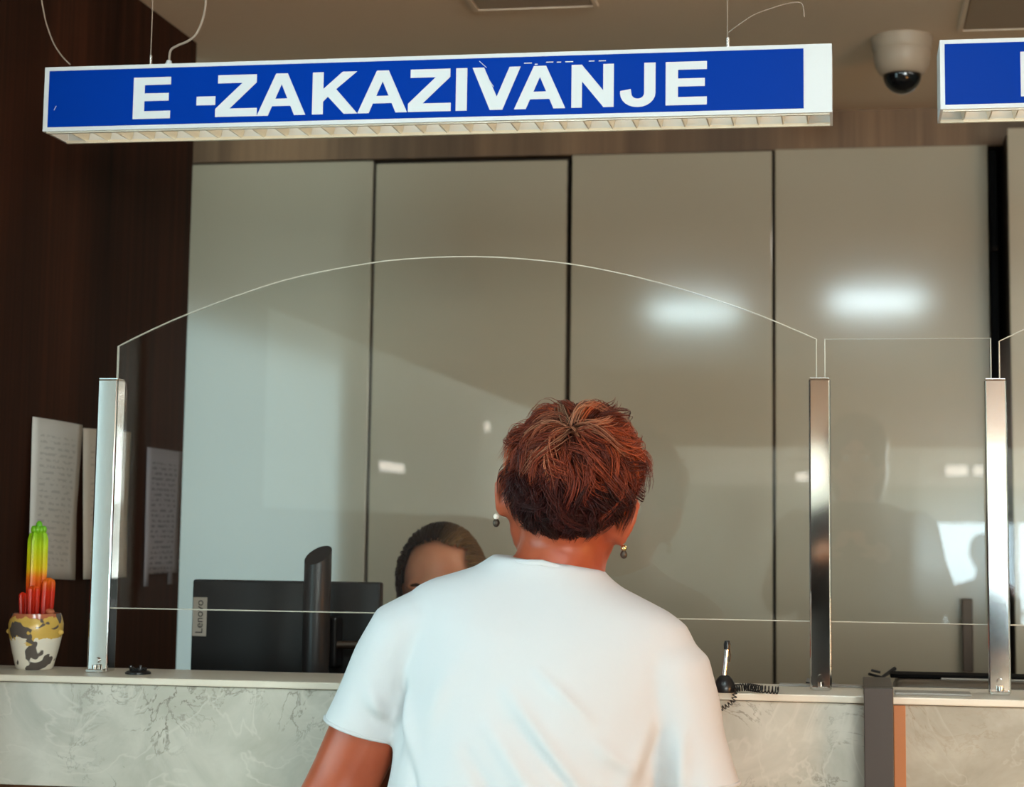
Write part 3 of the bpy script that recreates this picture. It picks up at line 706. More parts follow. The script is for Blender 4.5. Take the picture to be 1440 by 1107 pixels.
# desk printer on the right
yp = 3.25
ql = atY(1257, 957.5, yp); zt2 = ql.z
pr_ = thing('desk_printer', 'grey rounded office printer with a black lid behind the counter at right', 'printer', (ql.x + .23, yp + .06, DZ))
bod = MB().box((ql.x, yp, DZ + .003), (ql.x + .46, yp + .12, zt2)).build('body', 'bronze_grey', pr_, bevel=.016, seg=4, smooth=True)
MB().box((ql.x - .001, yp - .002, zt2 - .026), (ql.x + .461, yp + .02, zt2 - .020)).build('front_groove', 'black_plastic', pr_)
za_ = atY(1260, 950, yp + .1).z
MB().box((ql.x - .005, yp + .05, zt2 + .001), (ql.x + .47, yp + .12, zt2 + .008)).build('lid', 'lid_black', pr_, bevel=.002)
MB().tube([(ql.x + .08, yp + .012, zt2 + .004), (ql.x + .45, yp + .012, zt2 + .004)], .002, 8).build('lid_trim', 'grey_strip', pr_, smooth=True)
MB().tube([atY(1222, 948, yp + .1), atY(1240, 953, yp + .12), (ql.x + .005, yp + .15, zt2 + .010)], [.0025, .003, .004], 8).tube([atY(1225, 942.5, yp + .1), atY(1238, 946, yp + .1)], .0022, 8).build('lid_hinge', 'black_plastic', pr_)
fa = atY(1134, 956, 3.16); fb = atY(1216, 972, 3.16)
fd = MB(); fd.prism([(fa.x, DZ + .0005), (fb.x, DZ + .0005), (fb.x, fb.z), (fa.x, fa.z)], 3.12, 3.2)
tag(fd.build('document_file', 'black_plastic', None, origin=((fa.x + fb.x) / 2, 3.16, DZ)), 'black sloping document file behind the ledge between post and column', 'file')

# ------------------------------------------------------------------ people
def remesh(mb, name, material, parent, voxel, smooth_it=6, fac=.5, post_fn=None):
    o = mb.build(name, material, parent)
    md = o.modifiers.new('r', 'REMESH'); md.mode = 'VOXEL'; md.voxel_size = voxel
    sm = o.modifiers.new('s', 'SMOOTH'); sm.factor = fac; sm.iterations = smooth_it
    dg = bpy.context.evaluated_depsgraph_get(); me = bpy.data.meshes.new_from_object(o.evaluated_get(dg))
    o.modifiers.clear(); old = o.data; o.data = me; bpy.data.meshes.remove(old); me.name = name
    me.materials.clear(); me.materials.append(MATS[material])
    me.polygons.foreach_set('use_smooth', [True] * len(me.polygons))
    if post_fn:
        off = parent_world(parent)
        ns = [v.normal.copy() for v in me.vertices]
        for v, n in zip(me.vertices, ns): v.co = post_fn(v.co + off, n) - off
        me.update()
    return o
def limb(mb, pts, rad, n=14, sub=4):
    P = smoothpath([tuple(p) + (r,) for p, r in zip([tuple(q) for q in pts], rad)], sub)
    # rounded ends
    a = Vector(P[0][:3]); b = Vector(P[1][:3]); e = Vector(P[-1][:3]); d_ = Vector(P[-2][:3])
    q = [(a - (b - a).normalized() * P[0][3] * .7, P[0][3] * .55)] + [(Vector(p[:3]), p[3]) for p in P] + [(e + (e - d_).normalized() * P[-1][3] * .7, P[-1][3] * .55)]
    mb.tube([x[0] for x in q], [x[1] for x in q], n)
def hand(mb, wrist, dirv, palm_n, side, curl=.5, sc=1.0):
    d_ = Vector(dirv).normalized(); pn = (Vector(palm_n) - d_ * Vector(palm_n).dot(d_)).normalized(); ac = d_.cross(pn) * side
    w_ = Vector(wrist); k = sc
    fr3 = Matrix((ac, d_, pn)).transposed()
    mb.ell(w_ + d_ * .045 * k, (.040 * k, .052 * k, .017 * k), fr3, 16, 10)
    for i, (o_, ln) in enumerate(((-.030, .062), (-.010, .074), (.011, .070), (.030, .054))):
        b = w_ + d_ * (.085 - abs(o_) * .25) * k + ac * o_ * k; P = [w_ + d_ * .05 * k + ac * o_ * .8 * k, b]; dd = d_.copy(); an = 0
        for s_ in (.45, .32, .23):
            an += curl * .8; v_ = d_ * math.cos(an) + pn * math.sin(an); P.append(P[-1] + v_ * ln * s_ * k)
        limb(mb, P, [.0095 * k, .0092 * k, .0085 * k, .0078 * k, .007 * k], 10, 3)
    t0 = w_ + d_ * .02 * k - ac * .026 * k
    limb(mb, [t0, t0 - ac * .022 * k + d_ * .025 * k + pn * .008 * k, t0 - ac * .03 * k + d_ * .052 * k + pn * .016 * k, t0 - ac * .026 * k + d_ * .072 * k + pn * .022 * k], [.0125 * k, .011 * k, .0095 * k, .008 * k], 10, 3)
def head(mb, C, fr3, k=1.0, ear_u=.080, ear_w=-.030):
    # fr3 columns: right, forward, up
    L = lambda u, f, w: C + fr3 @ Vector((u * k, f * k, w * k))
    mb.ell(L(0, -.006, .018), (.074 * k, .092 * k, .096 * k), fr3, 28, 18)
    mb.ell(L(0, .030, -.040), (.058 * k, .058 * k, .078 * k), fr3, 24, 14)
    mb.ell(L(0, .058, -.098), (.026 * k, .024 * k, .022 * k), fr3, 16, 10)
    for s in (-1, 1):
        limb(mb, [L(s * .066, -.005, -.045), L(s * .054, .025, -.085), L(s * .02, .060, -.104)], [.016 * k, .017 * k, .016 * k], 12, 3)
        mb.ell(L(s * .040, .062, -.036), (.022 * k, .020 * k, .020 * k), fr3, 14, 10)
        mb.ell(L(s * .030, .074, .012), (.026 * k, .012 * k, .008 * k), fr3, 14, 10)
        # ear: rim, bowl and lobe
        E = [L(s * (ear_u + .000), -.004, ear_w + .028), L(s * (ear_u + .010), -.020, ear_w + .034), L(s * (ear_u + .014), -.032, ear_w + .016), L(s * (ear_u + .011), -.028, ear_w - .008), L(s * (ear_u + .003), -.014, ear_w - .028), L(s * (ear_u - .002), -.004, ear_w - .030)]
        limb(mb, E, [.005 * k, .0055 * k, .0058 * k, .0058 * k, .0068 * k, .0055 * k], 10, 4)
        mb.ell(L(s * (ear_u - .016), -.018, ear_w), (.020 * k, .026 * k, .032 * k), fr3, 14, 10)
        limb(mb, [L(s * (ear_u - .004), -.008, ear_w + .018), L(s * (ear_u + .006), -.022, ear_w + .012), L(s * (ear_u + .002), -.014, ear_w - .018)], [.008 * k, .0085 * k, .008 * k], 10, 3)
    limb(mb, [L(0, .080, .010), L(0, .092, -.018), L(0, .104, -.038), L(0, .094, -.046)], [.008 * k, .009 * k, .0115 * k, .009 * k], 12, 4)
    for s in (-1, 1): mb.ell(L(s * .012, .092, -.043), (.009 * k, .010 * k, .008 * k), fr3, 10, 8)
    mb.ell(L(0, .080, -.068), (.024 * k, .014 * k, .007 * k), fr3, 14, 8); mb.ell(L(0, .078, -.079), (.021 * k, .014 * k, .008 * k), fr3, 14, 8)
    return L
def face_parts(L, fr3, parent, k=1.0, brow='brow_hair'):
    for s in (-1, 1):
        e = MB().ell(L(s * .030, .0725, -.006), (.0125 * k, .0125 * k, .0125 * k), fr3, 14, 10).build('eye', 'eye_white', parent, smooth=True)
        MB().ell(L(s * .030, .0822, -.007), (.0058 * k, .0034 * k, .0058 * k), fr3, 12, 8).build('iris', 'iris_brown', e, smooth=True)
        limb_ = MB(); limb(limb_, [L(s * .012, .0865, .012), L(s * .030, .0855, .018), L(s * .050, .072, .012)], [.0032, .0036, .002], 8, 3); limb_.build('eyebrow', 'iris_brown', parent, smooth=True)
    MB().ell(L(0, .0865, -.069), (.021 * k, .0095 * k, .0045 * k), fr3, 14, 8).ell(L(0, .0855, -.0775), (.018 * k, .0095 * k, .0052 * k), fr3, 14, 8).build('mouth', 'lip', parent, smooth=True)

def hair_mesh(name, parent, C, fr3, radii, pole, accept, n, length, lift, colour, width, thick, down=0.0, curl=0.0, segs=7, seedv=1, swirl=0.0, cap_scale=.985, cap_colour=None, limitf=None, per=20, mess=.3, spread=.05, flick=0.0, tip=.3, fly=0.0):
    """strands as thin tapered ribbons-with-thickness growing from an ellipsoidal scalp and flowing away from `pole`"""
    rnd = random.Random(seedv)
    vs, fs, cs = [], [], []
    pole = Vector(pole).normalized(); R3 = Vector(radii)
    made = 0; tries = 0; nlock = n // per
    while made < nlock and tries < nlock * 40:
        tries += 1
        z = rnd.uniform(-1, 1); a_ = rnd.uniform(0, 2 * math.pi); r = math.sqrt(1 - z * z)
        l0 = Vector((r * math.cos(a_), r * math.sin(a_), z))
        if not accept(l0, rnd): continue
        made += 1
        tang = (l0 - pole * l0.dot(pole)); tang = tang.normalized() if tang.length > 1e-4 else Vector((1, 0, 0))
        tang = (tang - l0 * tang.dot(l0)).normalized(); side = l0.cross(tang)
        ang = rnd.gauss(0, mess) + swirl; tang = tang * math.cos(ang) + side * math.sin(ang)
        tang = (tang + Vector((0, 0, -down))).normalized(); tang = (tang - l0 * tang.dot(l0)).normalized(); side = l0.cross(tang)
        ln = length(l0) * rnd.uniform(.75, 1.2); lf = lift(l0) * (rnd.uniform(.55, 1.15) if rnd.random() > fly else rnd.uniform(1.2, 1.7)); ph_ = rnd.uniform(0, 6.28); fl = flick * rnd.uniform(-.6, 1.3)
        cl = rnd.random(); cv = curl * rnd.uniform(.4, 1.5)
        for q_ in range(per):
            oa, ob = rnd.gauss(0, spread), rnd.gauss(0, spread); ls = rnd.uniform(.8, 1.1); hz = rnd.uniform(-.35, .35)
            col = colour(l0, rnd.random(), cl); P = []; t0c = len(cs)
            for k in range(segs + 1):
                t_ = k / segs; th = ln * ls * t_ + ob * (1 - .4 * t_); cvg = oa * (1 - .55 * t_)
                dd = l0 * math.cos(th) + tang * math.sin(th) + side * (cvg + cv * math.sin(3.4 * t_ + ph_) * t_)
                dd = dd.normalized(); h = .004 + lf * (1 + hz) * math.sin(min(1, t_ * 1.25) * math.pi * .62) * (1 - .3 * t_) + fl * t_ ** 3
                P.append(C + fr3 @ Vector((dd.x * (R3.x + h), dd.y * (R3.y + h), dd.z * (R3.z + h))))
            o = len(vs); wd_ = width * rnd.uniform(.7, 1.3)
            for k, p in enumerate(P):
                dv = (P[min(k + 1, segs)] - P[max(k - 1, 0)]).normalized(); out = (p - C).normalized(); sd = dv.cross(out).normalized(); out = sd.cross(dv)
                wk = wd_ * (1 - .85 * (k / segs) ** 2); g = 1 + tip * (k / segs - .4); cc_ = (col[0] * g, col[1] * g, col[2] * g, 1)
                vs += [p - sd * wk, p + out * wk * thick, p + sd * wk]; cs += [cc_] * 3
            for k in range(segs):
                for q in range(3):
                    q2 = (q + 1) % 3; fs.append((o + k * 3 + q, o + k * 3 + q2, o + k * 3 + 3 + q2, o + k * 3 + 3 + q))
            fs.append((o, o + 2, o + 1))
    # scalp cap underneath
    o = len(vs); nu, nv = 120, 80; idx = {}
    for j in range(nv + 1):
        for i in range(nu):
            t_ = math.pi * j / nv; a_ = 2 * math.pi * i / nu; d0 = Vector((math.sin(t_) * math.cos(a_), math.sin(t_) * math.sin(a_), math.cos(t_)))
            if limitf and not limitf(d0): continue
            idx[(i, j)] = len(vs); vs.append(C + fr3 @ Vector((d0.x * (R3.x + .004) * cap_scale, d0.y * (R3.y + .004) * cap_scale, d0.z * (R3.z + .004) * cap_scale))); cs.append(cap_colour(d0) if cap_colour else (0.02, .01, .01, 1))
    for j in range(nv):
        for i in range(nu):
            q = [(i, j), (i, j + 1), ((i + 1) % nu, j + 1), ((i + 1) % nu, j)]
            if all(x in idx for x in q): fs.append(tuple(idx[x] for x in q))
    off = parent_world(parent); me = bpy.data.meshes.new(name); me.from_pydata([tuple(Vector(v) - off) for v in vs], [], fs)
    at = me.color_attributes.new('Col', 'FLOAT_COLOR', 'POINT'); at.data.foreach_set('color', [c for x in cs for c in x])
    me.polygons.foreach_set('use_smooth', [True] * len(me.polygons)); me.materials.append(MATS['hair_strands'])
    ob = bpy.data.objects.new(name, me); COL.objects.link(ob); ob.parent = parent; return ob

def shoe(parent, x, y, fwd=1, z=0):
    mb = MB(); rings = []
    for t_, wd_, hh in ((-.09, .024, .05), (-.075, .034, .065), (-.03, .036, .07), (.03, .036, .06), (.09, .044, .048), (.135, .036, .036), (.16, .018, .022)):
        rings.append([(x + wd_ * math.cos(a_), y + fwd * t_, z + .002 + max(0.0, hh * .5 + hh * .5 * math.sin(a_))) for a_ in [2 * math.pi * i / 16 for i in range(16)]])
    mb.loft(rings); return mb.build('shoe', 'shoe_black', parent, smooth=True)

# ---- the woman at the counter ------------------------------------------------
YWO = 2.60
def sub_ellipse(c, ax, ay, ra, rb, n=28, p=2.4):
    out = []
    for i in range(n):
        a_ = 2 * math.pi * i / n; ca, sa = math.cos(a_), math.sin(a_)
        out.append(c + ax * (ra * math.copysign(abs(ca) ** (2 / p), ca)) + ay * (rb * math.copysign(abs(sa) ** (2 / p), sa)))
    return out
O = atY(738, 1107, YWO); TH = math.radians(7.3)
ru, su = Vector((math.cos(TH), 0, -math.sin(TH))), Vector((math.sin(TH), 0, math.cos(TH)))
FV = Vector((0, 1, 0))
KW = 1036.0 / 996.0            # body frame numbers below were read at 1036 px per metre
def BD(u, f, w): return O + ru * (u * KW) + su * (w * KW) + FV * (f + .06 * w)
wm = thing('person', 'standing person with short red hair and white t-shirt, seen from behind at the counter', 'person', (O.x, YWO, 0))
# head frame
HT = math.radians(13)
HR = Vector((math.cos(HT), 0, -math.sin(HT))); HU = Vector((math.sin(HT), .10, math.cos(HT))).normalized(); HF = HU.cross(HR).normalized(); HR = HF.cross(HU)
HFR = Matrix((HR, HF, HU)).transposed()
HC0 = atY(804, 689, YWO + .035)
body = MB()
Lw = head(body, HC0, HFR, 1.0, .087, -.028)
nk = BD(0, .0, .285)
limb(body, [BD(0, .0, .20), BD(0, .01, .27), BD(.003, .018, .325), HC0 + HFR @ Vector((0, -.008, -.04))], [.085, .070, .064, .062], 20, 4)
for s in (-1, 1): limb(body, [BD(s * .03, .0, .268), BD(s * .10, -.004, .208), BD(s * .17, .0, .185)], [.05, .042, .04], 14, 3)
tr_rings = [( .24, .10, .06), (.20, .15, .08), (.15, .172, .115), (.05, .165, .125), (-.06, .165, .13), (-.17, .19, .13), (-.28, .19, .12)]
body.loft([sub_ellipse(BD(0, .0, w_), ru, FV, ru_ * KW, rf) for w_, ru_, rf in tr_rings])
SH = {s: BD(s * .185 - (.014 if s > 0 else 0), .0, .180) for s in (-1, 1)}
EL = {-1: BD(-.262, -.005, -.075), 1: BD(.254, -.005, -.055)}
WR = {-1: Vector((-.62, 2.862, 1.132)), 1: Vector((-.34, 2.868, 1.130))}
for s in (-1, 1):
    d1 = (EL[s] - SH[s])
    limb(body, [SH[s], SH[s] + d1 * .4, SH[s] + d1 * .8, EL[s], EL[s].lerp(WR[s], .3), EL[s].lerp(WR[s], .7), WR[s]], [.056, .055, .051, .050, .047, .036, .028], 18, 4)
    hd = (WR[s] - EL[s]).normalized(); hd = Vector((hd.x * .5, hd.y, .02)).normalized()
    hand(body, WR[s], hd, (0, 0, -1), s, .12, .92)
HIPX, HIPY = BD(0, 0, -.27).x, BD(0, 0, -.27).y
for s in (-1, 1):
    limb(body, [(HIPX + s * .088, HIPY, .70), (HIPX + s * .095, HIPY + .01, .56), (HIPX + s * .095, HIPY + .005, .40), (HIPX + s * .095, HIPY - .005, .25), (HIPX + s * .095, HIPY - .01, .07)], [.088, .078, .056, .052, .036], 18, 4)
    limb(body, [(HIPX + s * .095, HIPY - .03, .035), (HIPX + s * .097, HIPY + .05, .032), (HIPX + s * .098, HIPY + .10, .026)], [.030, .030, .022], 12, 3)
remesh(body, 'body', 'skin_tan', wm, .0055, 5)
face_parts(Lw, HFR, wm)
# t-shirt
sh = MB()
tors = [(-.30, .196, .140), (-.20, .194, .146), (-.10, .186, .148), (.0, .182, .146), (.06, .185, .142), (.12, .190, .136), (.17, .194, .126), (.205, .200, .116), (.228, .200, .104), (.245, .188, .094), (.258, .166, .086), (.270, .134, .079), (.282, .104, .073), (.294, .086, .069), (.303, .077, .066)]
NS = lambda w_: -.012 * max(0, min(1, (w_ - .25) / .04))
sh.loft([sub_ellipse(BD(NS(w_), .0, w_), ru, FV, ru_ * KW, rf, 32) for w_, ru_, rf in tors])
for s in (-1, 1):
    k_ = .014 if s > 0 else 0
    sh.loft([sub_ellipse(BD(s * (u_ - k_ * f_), -.002, w_), (ru * 1.0 + su * s * tl_).normalized(), FV, ra * KW, rf, 24, 2.1) for u_, w_, ra, rf, tl_, f_ in
             ((.10, .205, .050, .075, .9, .5), (.150, .198, .060, .080, .8, .8), (.182, .180, .062, .080, .5, 1), (.200, .140, .060, .076, .25, 1), (.213, .100, .058, .072, .2, 1), (.226, .062, .057, .069, .18, .6), (.2335, .038, .057, .069, .16, .2))])
def seg_d(p, a, b):
    ab = (b[0] - a[0], b[1] - a[1]); t_ = max(0, min(1, ((p[0] - a[0]) * ab[0] + (p[1] - a[1]) * ab[1]) / (ab[0] ** 2 + ab[1] ** 2)))
    return math.hypot(p[0] - a[0] - ab[0] * t_, p[1] - a[1] - ab[1] * t_), t_
FOLDS = [  # (start, end, width, height) in the body frame
    ((-.02, .135), (.105, .012), .010, .0045), ((.0, .095), (.13, -.02), .008, -.004), ((-.035, .085), (.085, -.04), .012, .0055), ((.015, .165), (.09, .115), .007, .003),
    ((-.06, .05), (.04, -.06), .010, -.004), ((.165, .13), (.135, .0), .010, .003), ((.182, .12), (.157, .02), .007, -.0018), ((-.175, .12), (-.165, .03), .007, -.007),
    ((-.16, .10), (-.13, .005), .009, .006), ((-.145, .055), (-.12, -.05), .008, -.005), ((.10, .085), (.155, .055), .009, .004), ((-.215, .10), (-.19, .065), .010, .006), ((-.215, .075), (-.19, .06), .007, -.0025),
    ((.12, .02), (.05, -.06), .010, .0045), ((.205, .11), (.215, .03), .010, .005), ((-.10, .16), (-.13, .06), .016, .003)]
def shirt_disp(p, n):
    q = p - O; u = q.dot(ru) / KW; w_ = q.dot(su) / KW; d_ = 0
    for a, b, wd_, h in FOLDS:
        dd, t_ = seg_d((u, w_), a, b)
        if dd < wd_ * 3: d_ += 1.8 * h * math.exp(-(dd / wd_) ** 2) * math.sin(math.pi * (.12 + .8 * t_))
    d_ += .0012 * math.sin(38 * u + 21 * w_ + 9 * p.y) * math.sin(17 * w_ - 12 * u)
    return p + n * d_
shirt = remesh(sh, 't_shirt', 'shirt_white', wm, .005, 10, .5, shirt_disp)
# rolled edges: neckline and cuffs
nb_ = MB()
nr = []
for i in range(33):
    a_ = 2 * math.pi * i / 32; nr.append(BD(-.012 + .0755 * math.cos(a_), .066 * math.sin(a_) + .002, .302 - .010 * abs(math.cos(a_)) - .02 * max(0, math.sin(a_))))
nb_.tube(nr, .0048, 8); nb_.build('neck_band', 'shirt_white', wm, smooth=True)
for s in (-1, 1):
    cr = MB(); ax = (ru + su * s * .16).normalized()
    cr.tube([BD(s * (.2325 - (.003 if s > 0 else 0)), -.002, .0425) + ax * (.0545 * KW * math.cos(a_)) + FV * (.066 * math.sin(a_)) for a_ in [2 * math.pi * i / 36 for i in range(37)]], .0032, 8); cr.build('sleeve_hem', 'shirt_white', wm, smooth=True)
# trousers, shoes
tq = MB()
tq.loft([sub_ellipse(BD(0, .0, w_), ru.lerp(Vector((1, 0, 0)), .8).normalized(), FV, a_, f_, 28) for w_, a_, f_ in ((-.18, .20, .142), (-.25, .205, .145), (-.31, .20, .138))])
for s in (-1, 1):
    limb(tq, [(HIPX + s * .092, HIPY, .74), (HIPX + s * .098, HIPY + .008, .56), (HIPX + s * .098, HIPY + .004, .38), (HIPX + s * .098, HIPY - .006, .20), (HIPX + s * .098, HIPY - .008, .09)], [.108, .096, .078, .072, .066], 18, 4)
    shoe(wm, HIPX + s * .097, HIPY + .01)
remesh(tq, 'trousers', 'trousers_navy', wm, .011, 4)
# ear rings
for s in (-1, 1):
    p = Lw(s * .092, -.012, -.028 - .036)
    e = MB().ell(p + HR * s * .003, (.0046, .0046, .0046), None, 10, 8); e.build('earring', 'gold' if s > 0 else 'pearl', wm, smooth=True)
    MB().ell(p + HR * s * .003 - Vector((0, 0, .009)), (.0052, .0045, .0062), None, 10, 8).build('earring_drop', 'handle_brown', wm, smooth=True)
# hair: crown swirl, layered locks, dark nape
CROWN = Vector((-.13, -.74, .66)).normalized()
def w_accept(d, r):
    if d.y > .62 and d.z < .45: return False          # face
    if d.z < -.74: return False
    if abs(d.x) > .60 and d.z < .02 and d.y > -.42: return False      # around the ears
    if d.z < -.35 and d.y > .0: return False
    return True
def w_len(d):
    if abs(d.x) > .58 and d.y > -.5: return .55 if d.z > .5 else (.24 if d.z > .2 else .13)
    return .72 if d.z > .45 else (.60 if d.z > -.1 else .36)
def w_lift(d):
    if abs(d.x) > .55 and d.z < .35 and d.y > -.6: return .013
    return .017 if d.z > .6 else (.026 if d.z > -.25 else max(.006, .026 + (d.z + .25) * .045))
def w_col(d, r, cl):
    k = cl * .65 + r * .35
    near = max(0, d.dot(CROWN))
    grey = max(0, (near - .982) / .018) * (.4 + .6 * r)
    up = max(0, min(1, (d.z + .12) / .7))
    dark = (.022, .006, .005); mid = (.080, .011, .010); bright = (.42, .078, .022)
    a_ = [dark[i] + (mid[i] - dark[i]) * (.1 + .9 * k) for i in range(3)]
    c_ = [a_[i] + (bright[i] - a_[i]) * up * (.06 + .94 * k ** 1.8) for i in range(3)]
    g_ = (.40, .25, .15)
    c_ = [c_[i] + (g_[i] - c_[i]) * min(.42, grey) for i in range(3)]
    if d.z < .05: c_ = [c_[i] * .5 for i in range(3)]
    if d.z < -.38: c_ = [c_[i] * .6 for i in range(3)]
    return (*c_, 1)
hair_mesh('hair', wm, HC0 + HFR @ Vector((0, -.006, .016)), HFR, (.079, .097, .096), CROWN, w_accept, 11000, w_len, w_lift, w_col, .0010, .5, down=.22, curl=.20, segs=8, seedv=3, swirl=.3, per=20, mess=.42, spread=.055, flick=.006, tip=.5, fly=.03, cap_colour=lambda d: (.022, .006, .005, 1), limitf=lambda d: not (d.y > .5 and d.z < .45) and d.z > -.66 and not (abs(d.x) > .74 and d.z < -.22 and d.y > -.45) and not (d.z < -.3 and d.y > 0))

# ---- the clerk behind the monitor ---------------------------------------------
YK = 3.62
CC = atY(620, 828, YK)
ck = thing('person', 'seated clerk with dark pulled-back hair, only forehead visible over the shoulder', 'person', (CC.x, YK + .1, 0))
KF = Vector((0, -1, -.10)).normalized(); KR = Vector((-1, 0, 0)); KU = KR.cross(KF).normalized(); KFR = Matrix((KR, KF, KU)).transposed()
kb = MB(); Lk = head(kb, CC, KFR, 1.0)
def KB(u, f, z): return Vector((CC.x + u, YK + .03 - f, z))
zc_ = CC.z
limb(kb, [KB(0, -.03, zc_ - .28), KB(0, -.01, zc_ - .17), CC + KFR @ Vector((0, -.01, -.05))], [.07, .055, .052], 18, 4)
kb.loft([sub_ellipse(KB(0, -.03, zc_ - h_), Vector((1, 0, 0)), FV, a_, f_) for h_, a_, f_ in ((.20, .07, .06), (.24, .15, .08), (.30, .165, .10), (.40, .15, .11), (.55, .135, .10), (.68, .16, .11), (.78, .17, .12))])
ks, ke, kw = {}, {}, {}
for s in (-1, 1):
    ks[s] = KB(s * .165, -.03, zc_ - .27); ke[s] = KB(s * .22, .05, zc_ - .50); kw[s] = KB(s * .14, .25, DZ + .035)
    limb(kb, [ks[s], ks[s].lerp(ke[s], .5), ke[s], ke[s].lerp(kw[s], .5), kw[s]], [.05, .044, .038, .034, .026], 16, 4)
    hand(kb, kw[s], (-s * .3, -1, 0), (0, 0, -1), -s, .3, .9)
    limb(kb, [KB(s * .09, .0, .52), KB(s * .10, .22, .53), KB(s * .10, .42, .50), KB(s * .10, .43, .28), KB(s * .10, .42, .07)], [.08, .075, .055, .048, .036], 16, 4)
remesh(kb, 'body', 'skin_clerk', ck, .0065, 5)
face_parts(Lk, KFR, ck)
kt = MB()
kt.loft([sub_ellipse(KB(0, -.03, zc_ - h_), Vector((1, 0, 0)), FV, a_, f_) for h_, a_, f_ in ((.205, .085, .068), (.24, .165, .09), (.30, .182, .112), (.40, .166, .122), (.55, .150, .115), (.68, .175, .122), (.74, .178, .125))])
for s in (-1, 1):
    limb(kt, [ks[s] + Vector((-s * .03, 0, -.01)), ks[s].lerp(ke[s], .5), ke[s], ke[s].lerp(kw[s], .7)], [.062, .056, .050, .042], 16, 4)
remesh(kt, 'blouse', 'charcoal_cloth', ck, .009, 5)
kq = MB()
for s in (-1, 1): limb(kq, [KB(s * .085, -.03, .53), KB(s * .10, .22, .535), KB(s * .10, .43, .50), KB(s * .10, .44, .28), KB(s * .10, .43, .10)], [.105, .09, .072, .062, .058], 16, 4); shoe(ck, KB(s * .10, .42, 0).x, KB(s * .10, .43, 0).y, -1)
remesh(kq, 'trousers', 'dark_cloth', ck, .011, 4)
def k_accept(d, r):
    if d.y > .30 and d.z < .55 + .25 * (1 - abs(d.x)): return d.y < .55 and d.z > .1 and abs(d.x) > .72
    return d.z > -.55
def k_col(d, r, cl):
    k = cl * .5 + r * .5
    l_ = max(0, min(1, (-d.x - .02) / .4)) * (.4 + .6 * k)      # lighter streaks on the side away from the monitor
    a_ = (.024, .014, .009); b_2 = (.34, .19, .08)
    return (*[a_[i] * (.6 + .8 * k) + (b_2[i] - a_[i]) * l_ for i in range(3)], 1)
hair_mesh('hair', ck, CC + KFR @ Vector((0, -.006, .018)), KFR, (.078, .096, .100), (0.04, .80, .30), k_accept, 7000, lambda d: .55, lambda d: .010, k_col, .0011, .5, down=.0, curl=.02, segs=7, seedv=5, per=1, mess=.05, spread=.004, tip=.1, cap_colour=lambda d: k_col(d, .4, .4), limitf=lambda d: (not (d.y > .22 and d.z < .66 + .2 * (1 - abs(d.x)))) and d.z > -.6)
pony = MB(); limb(pony, [CC + KFR @ Vector((0, -.10, .02)), CC + KFR @ Vector((0, -.135, -.03)), CC + KFR @ Vector((0, -.12, -.13)), CC + KFR @ Vector((0, -.10, -.22))], [.022, .030, .028, .010], 14, 5)
pony.build('ponytail', 'iris_brown', ck, smooth=True)
oc = thing('office_chair', 'dark office chair under the seated clerk', 'chair', (CC.x, YK + .12, 0))
MB().box((CC.x - .24, YK - .10, .36), (CC.x + .24, YK + .30, .42)).build('seat', 'dark_cloth', oc, bevel=.03, seg=3, smooth=True)
MB().box((CC.x - .22, YK + .24, .52), (CC.x + .22, YK + .29, 1.0)).build('backrest', 'dark_cloth', oc, bevel=.03, seg=3, smooth=True)
MB().tube([(CC.x, YK + .1, .08), (CC.x, YK + .1, .38)], .028, 12).build('gas_column', 'black_plastic', oc, smooth=True)
MB().tube([(CC.x, YK + .27, .40), (CC.x, YK + .315, .46), (CC.x, YK + .30, .6)], .018, 8).build('back_bracket', 'black_plastic', oc, smooth=True)
for i in range(5):
    a_ = 2 * math.pi * i / 5 + .3
    MB().tube([(CC.x, YK + .1, .09), (CC.x + .26 * math.cos(a_), YK + .1 + .26 * math.sin(a_), .065)], [.022, .014], 8).ell((CC.x + .26 * math.cos(a_), YK + .1 + .26 * math.sin(a_), .028), (.027, .027, .027), None, 12, 8).build('leg', 'black_plastic', oc, smooth=True)

# ---- waiting bench and a seated visitor deep in the hall (seen only mirrored in the glass and posts)
VX, VY = .95, -8.0
dup(ck, (VX, VY, 0), 'seated visitor on the waiting bench in the hall, mirrored as a small dark head')
wb = thing('waiting_bench', 'dark three-seat waiting bench in the hall behind the camera', 'bench', (VX, VY + .05, 0))
for i in (-1, 0, 1):
    x = VX + i * .54
    MB().box((x - .25, VY - .20, .36), (x + .25, VY + .14, .42)).build('seat', 'dark_cloth', wb, bevel=.02, seg=2, smooth=True)
    MB().box((x - .25, VY + .16, .46), (x + .25, VY + .21, .88)).build('backrest', 'dark_cloth', wb, bevel=.02, seg=2, smooth=True)
MB().box((VX - .82, VY - .02, .31), (VX + .82, VY + .06, .358)).build('beam', 'steel', wb)
for i in (-.6, .6):
    MB().box((VX + i - .025, VY - .01, .03), (VX + i + .025, VY + .05, .309)).box((VX + i - .025, VY - .22, 0), (VX + i + .025, VY + .24, .03)).build('leg', 'steel', wb)
    MB().box((VX + i - .02, VY + .06, .33), (VX + i + .02, VY + .225, .36)).box((VX + i - .02, VY + .212, .36), (VX + i + .02, VY + .235, .8)).build('back_bracket', 'steel', wb)

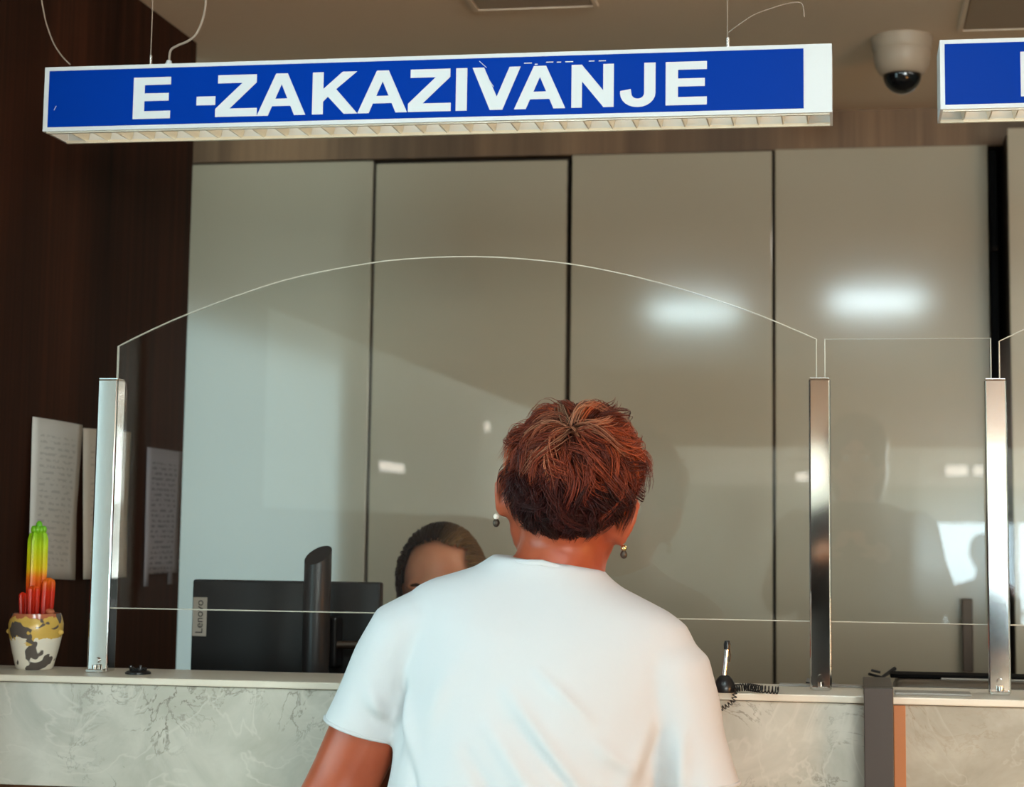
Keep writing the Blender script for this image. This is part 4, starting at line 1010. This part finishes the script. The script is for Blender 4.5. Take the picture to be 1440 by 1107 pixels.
# ---- the photographer, seen only as a dark mirror image in the cabinet doors ------
pg = thing('person', 'photographer in dark clothes holding up a phone, seen only mirrored in the cabinet doors', 'person', (.06, -.42, 0))
PX, PY = .02, -.40
def PB(u, f, z): return Vector((PX + u, PY + f, z))
PF = Vector((-.05, 1, -.12)).normalized(); PR = PF.cross(Vector((0, 0, 1))).normalized(); PU = PR.cross(PF); PFR = Matrix((PR, PF, PU)).transposed()
pb_ = MB(); PC = PB(0, .0, 1.585); Lp = head(pb_, PC, PFR, 1.02)
limb(pb_, [PB(0, -.03, 1.34), PB(0, -.02, 1.44), PC + PFR @ Vector((0, -.01, -.05))], [.075, .06, .056], 18, 4)
pb_.loft([sub_ellipse(PB(0, -.03, z_), Vector((1, 0, 0)), FV, a_, f_) for z_, a_, f_ in ((1.42, .08, .07), (1.37, .17, .09), (1.30, .19, .11), (1.15, .175, .12), (1.02, .16, .11), (.90, .18, .12), (.80, .18, .12))])
for s in (-1, 1):
    a1, a2, a3_ = PB(s * .195, -.03, 1.34), PB(s * .255, .04, 1.10), Vector((s * .075, -.115, 1.275))
    limb(pb_, [a1, a1.lerp(a2, .5), a2, a2.lerp(a3_, .5), a3_], [.055, .048, .042, .036, .027], 16, 4)
    hand(pb_, a3_, (-s * .25, .9, .35), (-s * 1, 0, .1), s, .5, .9)
    limb(pb_, [PB(s * .09, -.03, .80), PB(s * .10, -.02, .46), PB(s * .10, -.03, .25), PB(s * .10, -.04, .07)], [.09, .06, .055, .038], 16, 4); shoe(pg, PX + s * .10, PY - .02)
remesh(pb_, 'body', 'skin_clerk', pg, .007, 5); face_parts(Lp, PFR, pg)
pj = MB()
pj.loft([sub_ellipse(PB(0, -.03, z_), Vector((1, 0, 0)), FV, a_, f_) for z_, a_, f_ in ((1.425, .10, .085), (1.38, .19, .105), (1.30, .215, .13), (1.15, .205, .14), (1.02, .20, .135), (.85, .215, .14))])
for s in (-1, 1):
    a1, a2, a3_ = PB(s * .195, -.03, 1.34), PB(s * .255, .04, 1.10), Vector((s * .075, -.115, 1.275)); limb(pj, [a1, a1.lerp(a2, .5), a2, a2.lerp(a3_, .8)], [.075, .068, .062, .045], 16, 4)
remesh(pj, 'jacket', 'dark_cloth', pg, .010, 5)
pq = MB()
for s in (-1, 1): limb(pq, [PB(s * .09, -.03, .84), PB(s * .10, -.02, .46), PB(s * .10, -.03, .25), PB(s * .10, -.035, .10)], [.11, .085, .075, .068], 16, 4)
remesh(pq, 'trousers', 'dark_cloth', pg, .012, 4)
ph_ = MB(); ph_.ell(PC + PFR @ Vector((0, -.022, .03)), (.105, .105, .112), PFR, 28, 18); limb(ph_, [PC + PFR @ Vector((0, -.06, .03)), PC + PFR @ Vector((0, -.075, -.08)), PC + PFR @ Vector((0, -.075, -.19))], [.095, .10, .06], 20, 4)
ph_.build('hair', 'iris_brown', pg, smooth=True)
cp = tag(MB().box((-.078, -.032, 1.285), (.078, -.024, 1.358)).build('phone', 'black_plastic', None, bevel=.003, origin=(0, -.028, 1.32)), 'black phone held by the photographer behind the camera', 'phone')
